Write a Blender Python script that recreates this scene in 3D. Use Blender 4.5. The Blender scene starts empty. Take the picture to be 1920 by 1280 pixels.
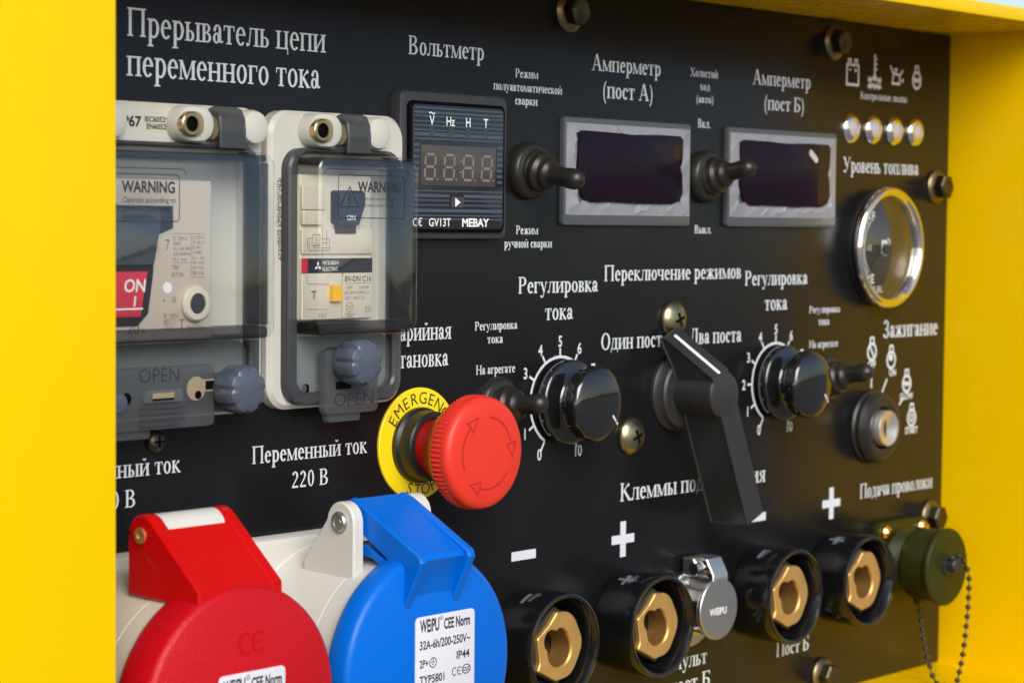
import bpy, bmesh, math, random
from math import sin, cos, pi, radians, hypot, atan2
from mathutils import Vector, Matrix
random.seed(7)
SC = bpy.context.scene
COL = SC.collection
MM = 0.001

# ------------------------------------------------------------------ camera
cam_d = bpy.data.cameras.new('camera')
cam = bpy.data.objects.new('camera', cam_d); COL.objects.link(cam)
yaw, pitch, roll = radians(48.0), radians(3.1), radians(0.55)
Fv = Vector((sin(yaw), cos(yaw), 0)); Rv = Vector((cos(yaw), -sin(yaw), 0)); Uv = Vector((0, 0, 1))
F2 = Fv*cos(pitch) - Uv*sin(pitch); U2 = Uv*cos(pitch) + Fv*sin(pitch)
R3 = Rv*cos(roll) + U2*sin(roll); U3 = U2*cos(roll) - Rv*sin(roll)
m3 = Matrix((R3, U3, -F2)).transposed()
cam.matrix_world = Matrix.Translation((-0.60468, -0.59363, 0.08608)) @ m3.to_4x4()
cam_d.sensor_width = 36; cam_d.lens = 77.25
cam_d.clip_start = 0.02; cam_d.clip_end = 3000
cam_d.dof.use_dof = True
cam_d.dof.focus_distance = 0.825
cam_d.dof.aperture_fstop = 18.0
cam_d.dof.aperture_blades = 0
SC.camera = cam

# ------------------------------------------------------------------ sky, sun, exposure
SUN_DIR = Vector((-0.44, -0.74, 0.52)).normalized()      # towards the sun
W = bpy.data.worlds.new('World'); SC.world = W; W.use_nodes = True
wn = W.node_tree; wn.nodes.clear()
sky = wn.nodes.new('ShaderNodeTexSky'); sky.sky_type = 'NISHITA'; sky.sun_disc = False
sky.sun_elevation = math.asin(SUN_DIR.z); sky.sun_rotation = atan2(SUN_DIR.x, SUN_DIR.y)
sky.air_density = 1.0; sky.dust_density = 1.6; sky.ozone_density = 1.0; sky.altitude = 100
bg = wn.nodes.new('ShaderNodeBackground'); bg.inputs['Strength'].default_value = 0.075
wo = wn.nodes.new('ShaderNodeOutputWorld')
wn.links.new(sky.outputs[0], bg.inputs[0]); wn.links.new(bg.outputs[0], wo.inputs[0])
sd = bpy.data.lights.new('sun', 'SUN'); sd.energy = 1.5; sd.angle = radians(40); sd.color = (1.0, 0.96, 0.9)
sun = bpy.data.objects.new('sun', sd); COL.objects.link(sun)
sun.rotation_euler = SUN_DIR.to_track_quat('Z', 'Y').to_euler(); sun.location = (0, -2, 3)
SC.view_settings.view_transform = 'Standard'; SC.view_settings.look = 'None'
SC.view_settings.gamma = 1.0; SC.view_settings.exposure = 1.05
SC.view_settings.use_curve_mapping = False
SC.cycles.max_bounces = 14; SC.cycles.transparent_max_bounces = 24; SC.cycles.glossy_bounces = 6
SC.cycles.use_denoising = True
SC.cycles.sample_clamp_indirect = 6.0

# ------------------------------------------------------------------ materials
MATS = {}
def mat(name, col, rough=0.5, metal=0.0, spec=0.5, bump=None, var=None, coat=0.0, rvar=None, specks=None, wave=None):
    """var=(scale, amount) colour mottling; bump=(scale, strength, distance_mm); rvar=(scale, amount) uneven gloss; specks=(scale, size, colour)"""
    m = bpy.data.materials.new(name); m.use_nodes = True
    nt = m.node_tree; N = nt.nodes; L = nt.links
    b = N['Principled BSDF']
    b.inputs['Base Color'].default_value = (*col, 1); b.inputs['Roughness'].default_value = rough
    b.inputs['Metallic'].default_value = metal; b.inputs['Specular IOR Level'].default_value = spec
    b.inputs['Coat Weight'].default_value = coat; b.inputs['Coat Roughness'].default_value = 0.05
    tc = N.new('ShaderNodeTexCoord')
    def noise(scale, detail=4):
        n = N.new('ShaderNodeTexNoise'); n.inputs['Scale'].default_value = scale; n.inputs['Detail'].default_value = detail
        L.new(tc.outputs['Object'], n.inputs['Vector']); return n
    colout = None
    if var:
        n = noise(var[0]); mx = N.new('ShaderNodeMix'); mx.data_type = 'RGBA'
        mx.inputs[6].default_value = (*[c*(1-var[1]) for c in col], 1)
        mx.inputs[7].default_value = (*[min(1, c*(1+var[1])) for c in col], 1)
        L.new(n.outputs['Fac'], mx.inputs[0]); colout = mx.outputs[2]
    if specks:
        v = N.new('ShaderNodeTexVoronoi'); v.inputs['Scale'].default_value = specks[0]
        L.new(tc.outputs['Object'], v.inputs['Vector'])
        n2 = noise(specks[0]*0.37, 2)
        ad = N.new('ShaderNodeMath'); ad.operation = 'MULTIPLY_ADD'
        L.new(n2.outputs['Fac'], ad.inputs[0]); ad.inputs[1].default_value = 0.9; L.new(v.outputs['Distance'], ad.inputs[2])
        lt = N.new('ShaderNodeMath'); lt.operation = 'LESS_THAN'; lt.inputs[1].default_value = specks[1]
        L.new(ad.outputs[0], lt.inputs[0])
        mx = N.new('ShaderNodeMix'); mx.data_type = 'RGBA'
        mx.inputs[6].default_value = (*col, 1); mx.inputs[7].default_value = (*specks[2], 1)
        if colout: L.new(colout, mx.inputs[6])
        L.new(lt.outputs[0], mx.inputs[0]); colout = mx.outputs[2]
    if colout: L.new(colout, b.inputs['Base Color'])
    if rvar:
        n = noise(rvar[0]); mr = N.new('ShaderNodeMapRange')
        mr.inputs[1].default_value = 0.3; mr.inputs[2].default_value = 0.7
        mr.inputs[3].default_value = max(0.02, rough-rvar[1]); mr.inputs[4].default_value = rough+rvar[1]
        L.new(n.outputs['Fac'], mr.inputs[0]); L.new(mr.outputs[0], b.inputs['Roughness'])
    if bump:
        n = noise(bump[0], 3); bp = N.new('ShaderNodeBump'); bp.inputs['Strength'].default_value = bump[1]
        bp.inputs['Distance'].default_value = bump[2]*MM
        L.new(n.outputs['Fac'], bp.inputs['Height']); L.new(bp.outputs[0], b.inputs['Normal'])
        if wave:
            n3 = noise(wave[0], 1); b3 = N.new('ShaderNodeBump'); b3.inputs['Strength'].default_value = wave[1]; b3.inputs['Distance'].default_value = wave[2]*MM
            L.new(n3.outputs['Fac'], b3.inputs['Height']); L.new(b3.outputs[0], bp.inputs['Normal'])
    MATS[name] = m; return m

def clear_mat(name, tint, edge, gloss_rough=0.02, ior=1.5, bump=None, refl=1.0):
    """thin clear plastic: tinted see-through with a Fresnel reflection, denser where it is seen edge on"""
    m = bpy.data.materials.new(name); m.use_nodes = True
    nt = m.node_tree; N = nt.nodes; L = nt.links; N.clear()
    out = N.new('ShaderNodeOutputMaterial'); tr = N.new('ShaderNodeBsdfTransparent'); gl = N.new('ShaderNodeBsdfGlossy')
    gl.inputs['Roughness'].default_value = gloss_rough; gl.inputs['Color'].default_value = (1, 1, 1, 1)
    lw = N.new('ShaderNodeLayerWeight'); lw.inputs['Blend'].default_value = 0.35
    mx = N.new('ShaderNodeMix'); mx.data_type = 'RGBA'; mx.inputs[6].default_value = (*tint, 1); mx.inputs[7].default_value = (*edge, 1)
    L.new(lw.outputs['Facing'], mx.inputs[0]); L.new(mx.outputs[2], tr.inputs['Color'])
    f0 = ((ior-1)/(ior+1))**2
    ge = N.new('ShaderNodeNewGeometry'); dt = N.new('ShaderNodeVectorMath'); dt.operation = 'DOT_PRODUCT'
    L.new(ge.outputs['Incoming'], dt.inputs[0]); fr = dt
    def mth(op, a, c, clamp=False):
        m_ = N.new('ShaderNodeMath'); m_.operation = op; m_.use_clamp = clamp
        for k_, q_ in enumerate((a, c)):
            if q_ is None: continue
            if isinstance(q_, (int, float)): m_.inputs[k_].default_value = q_
            else: L.new(q_, m_.inputs[k_])
        return m_.outputs[0]
    x_ = mth('ABSOLUTE', dt.outputs['Value'], None); x_ = mth('SUBTRACT', 1.0, x_, True); x_ = mth('POWER', x_, 5.0)
    x_ = mth('MULTIPLY', mth('ADD', mth('MULTIPLY', x_, 1-f0), f0, True), refl)
    sh = N.new('ShaderNodeMixShader'); L.new(x_, sh.inputs[0]); L.new(tr.outputs[0], sh.inputs[1]); L.new(gl.outputs[0], sh.inputs[2])
    if bump:
        tc = N.new('ShaderNodeTexCoord'); n = N.new('ShaderNodeTexNoise'); n.inputs['Scale'].default_value = bump[0]
        L.new(tc.outputs['Object'], n.inputs['Vector']); bp = N.new('ShaderNodeBump'); bp.inputs['Strength'].default_value = bump[1]; bp.inputs['Distance'].default_value = bump[2]*MM
        L.new(n.outputs['Fac'], bp.inputs['Height'])
        L.new(bp.outputs[0], gl.inputs['Normal']); L.new(bp.outputs[0], dt.inputs[1])
    else: L.new(ge.outputs['Normal'], dt.inputs[1])
    L.new(sh.outputs[0], out.inputs[0]); MATS[name] = m; return m

def milky_mat(name, col, alpha, rough=0.25):
    """cloudy grey plastic that half shows what is behind it"""
    m = bpy.data.materials.new(name); m.use_nodes = True
    nt = m.node_tree; N = nt.nodes; L = nt.links; b = N['Principled BSDF']
    b.inputs['Base Color'].default_value = (*col, 1); b.inputs['Roughness'].default_value = rough
    tr = N.new('ShaderNodeBsdfTransparent'); tr.inputs['Color'].default_value = (0.8, 0.83, 0.86, 1)
    sh = N.new('ShaderNodeMixShader'); sh.inputs[0].default_value = alpha
    L.new(tr.outputs[0], sh.inputs[1]); L.new(b.outputs[0], sh.inputs[2]); L.new(sh.outputs[0], N['Material Output'].inputs[0])
    MATS[name] = m; return m

YEL = mat('yellow_paint', (0.84, 0.525, 0.0), 0.27, spec=0.12, specks=(150, 0.30, (0.42, 0.27, 0.01)), bump=(700, 0.10, 0.25), var=(9, 0.035), wave=(14, 0.5, 0.8), rvar=(45, 0.05))
PANEL = mat('black_panel_paint', (0.0078, 0.0078, 0.009), 0.24, spec=0.24, bump=(5200, 0.10, 0.04), rvar=(35, 0.05), var=(22, 0.35), wave=(9, 0.4, 0.8), specks=(420, 0.315, (0.10, 0.10, 0.095)))
INK = mat('white_print', (0.60, 0.64, 0.68), 0.5, var=(900, 0.10))
BLK = mat('black_plastic', (0.012, 0.012, 0.013), 0.33, bump=(2500, 0.1, 0.05))
BLKM = mat('black_matt_plastic', (0.022, 0.022, 0.024), 0.42, bump=(2600, 0.25, 0.08))
BEZ = mat('meter_bezel_plastic', (0.035, 0.036, 0.042), 0.38, bump=(3500, 0.15, 0.05))
GLOSS = mat('gloss_black_plastic', (0.008, 0.008, 0.009), 0.06, spec=1.0, rvar=(300, 0.02))
RUB = mat('black_rubber', (0.014, 0.013, 0.012), 0.36, bump=(900, 0.1, 0.1))
RED = mat('red_plastic', (0.50, 0.003, 0.003), 0.30, spec=0.25, var=(30, 0.06), specks=(380, 0.31, (0.55, 0.08, 0.07)), bump=(1700, 0.25, 0.12), rvar=(40, 0.06))
REDG = mat('grained_red_plastic', (0.47, 0.002, 0.008), 0.34, spec=0.3, var=(26, 0.08), specks=(380, 0.31, (0.52, 0.08, 0.08)), bump=(1500, 0.9, 0.3))
REDB = mat('red_button_plastic', (0.66, 0.034, 0.019), 0.40, spec=0.35, bump=(2500, 0.1, 0.05))
REDN = mat('dark_red_plastic', (0.55, 0.008, 0.006), 0.3)
BLU = mat('blue_plastic', (0.0, 0.122, 0.57), 0.33, spec=0.2, bump=(1500, 0.3, 0.12), rvar=(40, 0.07), var=(28, 0.06), specks=(380, 0.31, (0.10, 0.22, 0.55)))
WHT = mat('white_plastic', (0.58, 0.57, 0.53), 0.32, bump=(1800, 0.08, 0.08), var=(30, 0.04))
CRM = mat('cream_plastic', (0.62, 0.57, 0.46), 0.38, var=(35, 0.05))
BOXW = mat('enclosure_plastic', (0.53, 0.53, 0.48), 0.36, var=(25, 0.06), specks=(330, 0.25, (0.35, 0.33, 0.28)))
TAN = mat('tan_plastic_and_shade', (0.27, 0.22, 0.14), 0.5)
BRKR = mat('breaker_plastic', (0.60, 0.56, 0.45), 0.42, var=(40, 0.03))
BRKR2 = mat('breaker_grey_beige_plastic', (0.50, 0.44, 0.36), 0.45, var=(40, 0.04))
GRYK = mat('blue_grey_plastic', (0.066, 0.082, 0.112), 0.24, coat=0.15)
BRASS = mat('brass', (0.72, 0.43, 0.14), 0.46, 0.75, bump=(800, 0.12, 0.1), rvar=(150, 0.06))
BRASSD = mat('dull_brass', (0.55, 0.42, 0.24), 0.32, 1.0)
CHROME = mat('chrome', (0.86, 0.86, 0.85), 0.07, 1.0, rvar=(200, 0.03))
STEEL = mat('satin_steel', (0.60, 0.60, 0.59), 0.36, 1.0, bump=(2500, 0.15, 0.05))
ZINC = mat('yellow_zinc_steel', (0.20, 0.165, 0.095), 0.36, 1.0, var=(120, 0.25), rvar=(120, 0.1))
ZINCS = mat('zinc_screw', (0.36, 0.31, 0.19), 0.32, 1.0, var=(120, 0.25), rvar=(120, 0.1))
ZINCD = mat('dark_zinc_steel', (0.095, 0.088, 0.06), 0.40, 1.0, var=(140, 0.3), rvar=(120, 0.1))
GOLD = mat('gold_plated_screw', (0.85, 0.58, 0.22), 0.22, 1.0)
OLV = mat('olive_paint', (0.024, 0.027, 0.004), 0.36, spec=0.25, bump=(1500, 0.15, 0.06), var=(80, 0.1))
BEAD = mat('blackened_beads', (0.035, 0.034, 0.026), 0.28, 0.4)
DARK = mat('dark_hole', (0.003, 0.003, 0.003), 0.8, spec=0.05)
YSIGN = mat('yellow_legend', (0.86, 0.66, 0.005), 0.45)
LABEL = mat('white_label', (0.62, 0.62, 0.67), 0.4)
BINK = mat('black_print', (0.012, 0.012, 0.014), 0.5)
GINK = mat('grey_print', (0.12, 0.115, 0.10), 0.5)
WINK = mat('bright_print', (0.78, 0.79, 0.80), 0.5)
FACE = mat('meter_face', (0.016, 0.018, 0.024), 0.22)
STRIPE = mat('meter_stripe', (0.055, 0.075, 0.105), 0.3)
LCD = mat('smoked_display', (0.062, 0.054, 0.053), 0.16)
SEG = mat('unlit_segment', (0.19, 0.165, 0.155), 0.4)
LEDW = mat('grey_indicator', (0.045, 0.045, 0.05), 0.4)
PURP = mat('dark_purple_window', (0.010, 0.005, 0.012), 0.22, spec=0.12, specks=(300, 0.345, (0.42, 0.40, 0.40)), bump=(60, 0.2, 0.3))
BRNW = mat('dark_brown_window', (0.035, 0.018, 0.004), 0.25, spec=0.15)
FILM = mat('crumpled_film', (0.25, 0.255, 0.285), 0.13, 0.0, spec=1.0, bump=(260, 0.5, 0.5))
MBEZ = mat('ammeter_bezel', (0.075, 0.085, 0.092), 0.30)
ASH = mat('dark_grey_print', (0.022, 0.024, 0.03), 0.4)
REDP = mat('pink_red_label', (0.60, 0.025, 0.055), 0.4)
YBTN = mat('amber_button', (0.85, 0.46, 0.01), 0.4)
LENS = mat('lamp_lens', (0.52, 0.47, 0.50), 0.15)
GAUGE = mat('gauge_dial_black', (0.012, 0.011, 0.010), 0.35)
CLEAR = clear_mat('clear_cover', (0.99, 0.992, 0.995), (0.93, 0.93, 0.94), ior=1.62, bump=(35, 0.15, 0.4))
SMOKE = clear_mat('smoky_lip', (0.5, 0.5, 0.5), (0.16, 0.16, 0.16), gloss_rough=0.15, refl=0.3)
CLEARS = clear_mat('frosted_clear_side', (0.95, 0.955, 0.96), (0.80, 0.81, 0.82), gloss_rough=0.3, ior=1.3, refl=0.3)
GLASS = clear_mat('gauge_glass', (0.97, 0.97, 0.97), (0.9, 0.9, 0.9), ior=2.0)
MILKY = milky_mat('cloudy_grey_plastic', (0.115, 0.122, 0.130), 0.42)
MILKD = milky_mat('cloudy_dark_plastic', (0.055, 0.059, 0.066), 0.66)
MILKL = milky_mat('cloudy_light_plastic', (0.24, 0.26, 0.26), 0.26)
GROUND = mat('asphalt', (0.16, 0.155, 0.15), 0.9, var=(3, 0.2))
LEAF = mat('tree_foliage', (0.03, 0.04, 0.018), 0.8, var=(1.5, 0.5))

# ------------------------------------------------------------------ mesh builder: x along the panel, d out of the panel, z up, all in mm
def rrect(x0, x1, z0, z1, r, n=6):
    P = []
    for cx, cz, a in ((x1-r, z1-r, 0), (x0+r, z1-r, 90), (x0+r, z0+r, 180), (x1-r, z0+r, 270)):
        for i in range(n+1):
            t = radians(a+90*i/n); P.append((cx+r*cos(t), cz+r*sin(t)))
    return P
def circ(cx, cz, r, n=40, a0=0):
    return [(cx+r*cos(a0+2*pi*i/n), cz+r*sin(a0+2*pi*i/n)) for i in range(n)]
def shrink(P, t):
    n = len(P); A = sum(P[i][0]*P[(i+1) % n][1]-P[(i+1) % n][0]*P[i][1] for i in range(n)); s = 1 if A > 0 else -1
    Q = []
    for i in range(n):
        a, b, c = Vector(P[i-1]), Vector(P[i]), Vector(P[(i+1) % n])
        e1 = (b-a).normalized(); e2 = (c-b).normalized()
        n1 = Vector((-e1.y, e1.x))*s; n2 = Vector((-e2.y, e2.x))*s
        m = n1+n2
        if m.length < 1e-6: m = n1
        m.normalize(); k = max(0.35, m.dot(n1)); q = b+m*(t/k); Q.append((q.x, q.y))
    return Q

class MB:
    def __init__(s): s.bm = bmesh.new(); s.tf = None
    def v(s, x, d, z):
        if s.tf: x, d, z = s.tf(x, d, z)
        return s.bm.verts.new((x, -d, z))
    def face(s, vs):
        try: s.bm.faces.new(vs)
        except ValueError: pass
    def loops(s, LL, cap0=True, cap1=True, closed=False):
        R = [[s.v(*p) for p in l] for l in LL]; n = len(R[0])
        pairs = list(zip(R, R[1:])) + ([(R[-1], R[0])] if closed else [])
        for a, b in pairs:
            for i in range(n): s.face((a[i], a[(i+1) % n], b[(i+1) % n], b[i]))
        if not closed:
            if cap0: s.face(R[0])
            if cap1: s.face(R[-1])
        return s
    def stack(s, PL, cap0=True, cap1=True):
        return s.loops([[(x, d, z) for x, z in P] for P, d in PL], cap0, cap1)
    def slab(s, P, d0, d1, bev=0.0, cap0=True):
        if bev <= 0: return s.stack([(P, d0), (P, d1)], cap0)
        h = bev*0.3
        return s.stack([(P, d0), (P, d1-bev), (shrink(P, h), d1-h), (shrink(P, bev), d1)], cap0)
    def ring(s, Po, Pi, d0, d1, bev=0.0):
        q = [[(x, d0, z) for x, z in Po], [(x, d1-bev, z) for x, z in Po]]
        if bev: q.append([(x, d1, z) for x, z in shrink(Po, bev)])
        if bev: q.append([(x, d1, z) for x, z in shrink(Pi, -bev)])
        q += [[(x, d1-bev, z) for x, z in Pi], [(x, d0, z) for x, z in Pi]]
        return s.loops(q, closed=True)
    def box(s, x0, x1, d0, d1, z0, z1):
        return s.stack([([(x0, z0), (x1, z0), (x1, z1), (x0, z1)], d0), ([(x0, z0), (x1, z0), (x1, z1), (x0, z1)], d1)])
    def side(s, x0, x1, P, bev=0.0):                # profile P in (d, z), swept along x
        L = [(x0, P)] if bev <= 0 else [(x0, shrink(P, bev)), (x0+bev, P)]
        L += [(x1, P)] if bev <= 0 else [(x1-bev, P), (x1, shrink(P, bev))]
        return s.loops([[(x, d, z) for d, z in Q] for x, Q in L])
    def lathe(s, prof, cx, cz, n=48, rm=None, axis='d', off=0.0):
        LL = []
        for r, t in prof:
            l = []
            for i in range(n):
                a = 2*pi*i/n; rr = max(r, 0.001)*(rm(a, t) if rm else 1)
                if axis == 'd': l.append((cx+rr*cos(a), t, cz+rr*sin(a)))
                else: l.append((t, cx+rr*cos(a), cz+rr*sin(a)))      # axis along x: cx is then a depth
            LL.append(l)
        return s.loops(LL, cap0=False, cap1=False)
    def tube(s, path, rad, n=20):
        LL = []
        P = [Vector(p) for p in path]
        for i, p in enumerate(P):
            t = (P[min(i+1, len(P)-1)]-P[max(i-1, 0)]).normalized()
            up = Vector((0, 0, 1)) if abs(t.z) < 0.9 else Vector((1, 0, 0))
            u = t.cross(up).normalized(); w = u.cross(t)
            r = rad[i] if isinstance(rad, (list, tuple)) else rad
            LL.append([tuple(p+(u*cos(2*pi*k/n)+w*sin(2*pi*k/n))*r) for k in range(n)])
        return s.loops(LL)
    def ball(s, x, d, z, r, n=12):
        k = n//2
        return s.loops([[(x+r*sin(pi*j/k)*cos(2*pi*i/n)+1e-4*(j in (0, k))*cos(2*pi*i/n), d+r*cos(pi*j/k), z+r*sin(pi*j/k)*sin(2*pi*i/n)+1e-4*(j in (0, k))*sin(2*pi*i/n)) for i in range(n)] for j in range(k+1)])
    def flat(s, P, d): s.face([s.v(x, d, z) for x, z in P]); return s
    def line(s, pts, w, d, closed=False):
        n = len(pts); L = []; R = []
        for i in range(n):
            a = Vector(pts[i-1] if (i or closed) else pts[i]); b = Vector(pts[i]); c = Vector(pts[(i+1) % n] if (i < n-1 or closed) else pts[i])
            t = ((b-a).normalized() if (b-a).length > 1e-9 else Vector((0, 0)))+((c-b).normalized() if (c-b).length > 1e-9 else Vector((0, 0)))
            t.normalize(); q = Vector((-t.y, t.x))
            e = (c-b) if (c-b).length > 1e-9 else (b-a); k = max(0.5, abs(q.dot(Vector((-e.y, e.x)).normalized())))
            L.append(tuple(b+q*w/2/k)); R.append(tuple(b-q*w/2/k))
        vl = [s.v(x, d, z) for x, z in L]; vr = [s.v(x, d, z) for x, z in R]
        for i in range(n if closed else n-1):
            j = (i+1) % n; s.face((vl[i], vl[j], vr[j], vr[i]))
        return s
    def build(s, name, m, root=None, parent=None, sharp=32, orient=None):
        o0 = root['_o'] if root is not None and '_o' in root.keys() else (0, 0, 0)
        bmesh.ops.remove_doubles(s.bm, verts=s.bm.verts, dist=2e-4)
        bmesh.ops.recalc_face_normals(s.bm, faces=s.bm.faces)
        if orient is not None:                       # open sheets: make them face out of the panel
            for f in s.bm.faces:
                if f.normal.y > 0: f.normal_flip()
        for f in s.bm.faces: f.smooth = True
        ca = radians(sharp)
        for e in s.bm.edges:
            if len(e.link_faces) == 2 and e.calc_face_angle(0) > ca: e.smooth = False
        for q in s.bm.verts: q.co = Vector((q.co.x-o0[0], q.co.y+o0[1], q.co.z-o0[2]))*MM
        me = bpy.data.meshes.new(name); s.bm.to_mesh(me); s.bm.free()
        me.materials.append(m)
        o = bpy.data.objects.new(name, me); COL.objects.link(o)
        p = parent if parent is not None else root
        if p is not None: o.parent = p
        return o

def tag(o, label=None, cat=None, group=None, kind=None):
    for k, v in (('label', label), ('category', cat), ('group', group), ('kind', kind)):
        if v: o[k] = v
    return o
def thing(name, x, d, z, label, cat, group=None):
    o = bpy.data.objects.new(name, None); COL.objects.link(o)
    o.empty_display_size = 0.01; o.location = Vector((x, -d, z))*MM; o['_o'] = (x, d, z)
    return tag(o, label, cat, group)
def dup(root, x, d, z, label, group=None):
    r = root.copy(); COL.objects.link(r); r.location = Vector((x, -d, z))*MM; r['_o'] = (x, d, z); r['label'] = label
    if group: r['group'] = group
    for ch in list(root.children):
        c = ch.copy(); COL.objects.link(c); c.parent = r
        for g in list(ch.children):
            q = g.copy(); COL.objects.link(q); q.parent = c
    return r

# ------------------------------------------------------------------ lettering
# (a) sans: the built-in vector font, turned into mesh
_cap = {}
def sans_verts(s, bold=0.0):
    c = bpy.data.curves.new('t', 'FONT'); c.body = s; c.size = 1.0; c.offset = bold; c.fill_mode = 'FRONT'; c.resolution_u = 4
    o = bpy.data.objects.new('t', c); COL.objects.link(o)
    dg = bpy.context.evaluated_depsgraph_get(); dg.update()
    me = bpy.data.meshes.new_from_object(o.evaluated_get(dg))
    V = [(v.co.x, v.co.y) for v in me.vertices]; Fc = [tuple(p.vertices) for p in me.polygons]
    bpy.data.objects.remove(o); bpy.data.curves.remove(c); bpy.data.meshes.remove(me)
    return V, Fc
CAPH = max(y for x, y in sans_verts('H')[0])
def put(mb, V, Fc, f, d):
    vs = [mb.v(*((lambda p: (p[0], d, p[1]))(f(x, y)))) for x, y in V]
    for p in Fc: mb.face([vs[i] for i in p])
def sans(mb, s, x0, x1, zb, cap, d, bold=0.0, rot=0.0, shear=0.0):
    V, Fc = sans_verts(s, bold)
    if not V: return
    a = min(x for x, y in V); b = max(x for x, y in V); k = cap/CAPH
    kx = k if x1 is None else (x1-x0)/(b-a)
    if rot:
        cr, sr = cos(rot), sin(rot); put(mb, V, Fc, lambda x, y: (x0+((x-a)*kx)*cr-(y*k)*sr, zb+((x-a)*kx)*sr+(y*k)*cr), d)
    else: put(mb, V, Fc, lambda x, y: (x0+(x-a)*kx+shear*y*k, zb+y*k), d)
def sans_c(mb, s, xc, zc, cap, d, sx=1.0, bold=0.0, rot=0.0):
    V, Fc = sans_verts(s, bold); a = min(x for x, y in V); b = max(x for x, y in V); k = cap/CAPH; cr, sr = cos(rot), sin(rot)
    put(mb, V, Fc, lambda x, y: (xc+((x-(a+b)/2)*k*sx)*cr-(y*k-cap/2)*sr, zc+((x-(a+b)/2)*k*sx)*sr+(y*k-cap/2)*cr), d)

# (b) serif: drawn stroke by stroke; capital height 1, x-height XH
XH, ST, TH, SO, SH = 0.68, 0.15, 0.062, 0.085, 0.05
class Gl:
    def __init__(s): s.q = []
    def R(s, x0, y0, x1, y1): s.q.append([[(x0, y0), (x1, y0), (x1, y1), (x0, y1)]]); return s
    def L(s, p, q, w, w2=None):
        w2 = w if w2 is None else w2; dx, dy = q[0]-p[0], q[1]-p[1]; l = hypot(dx, dy); nx, ny = -dy/l, dx/l
        s.q.append([[(p[0]+nx*w/2, p[1]+ny*w/2), (p[0]-nx*w/2, p[1]-ny*w/2), (q[0]-nx*w2/2, q[1]-ny*w2/2), (q[0]+nx*w2/2, q[1]+ny*w2/2)]]); return s
    def O(s, cx, cy, rx, ry, ts=None, tt=None, a0=0, a1=360, n=22):
        ts = ST if ts is None else max(ts, ts*ST/.15); tt = TH if tt is None else max(tt, tt*TH/.062)
        n = max(6, int(n*abs(a1-a0)/360)); P = []
        for i in range(n+1):
            a = radians(a0+(a1-a0)*i/n); P.append(((cx+rx*cos(a), cy+ry*sin(a)), (cx+(rx-ts)*cos(a), cy+(ry-tt)*sin(a))))
        s.q.append([[P[i][0], P[i+1][0], P[i+1][1], P[i][1]] for i in range(n)]); return s
    def D(s, x, y, r): s.q.append([[(x+r*cos(2*pi*i/10), y+r*sin(2*pi*i/10)) for i in range(10)]]); return s
    def stem(s, x, y0=0, y1=XH, t=3, b=3, w=None):            # t, b: 1 left serif, 2 right serif
        w = ST if w is None else w
        s.R(x-w/2, y0, x+w/2, y1)
        for e, y in ((t, y1-SH), (b, y0)):
            if e: s.R(x-w/2-(SO if e & 1 else -0.01), y, x+w/2+(SO if e & 2 else -0.01), y+SH)
        return s
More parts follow.
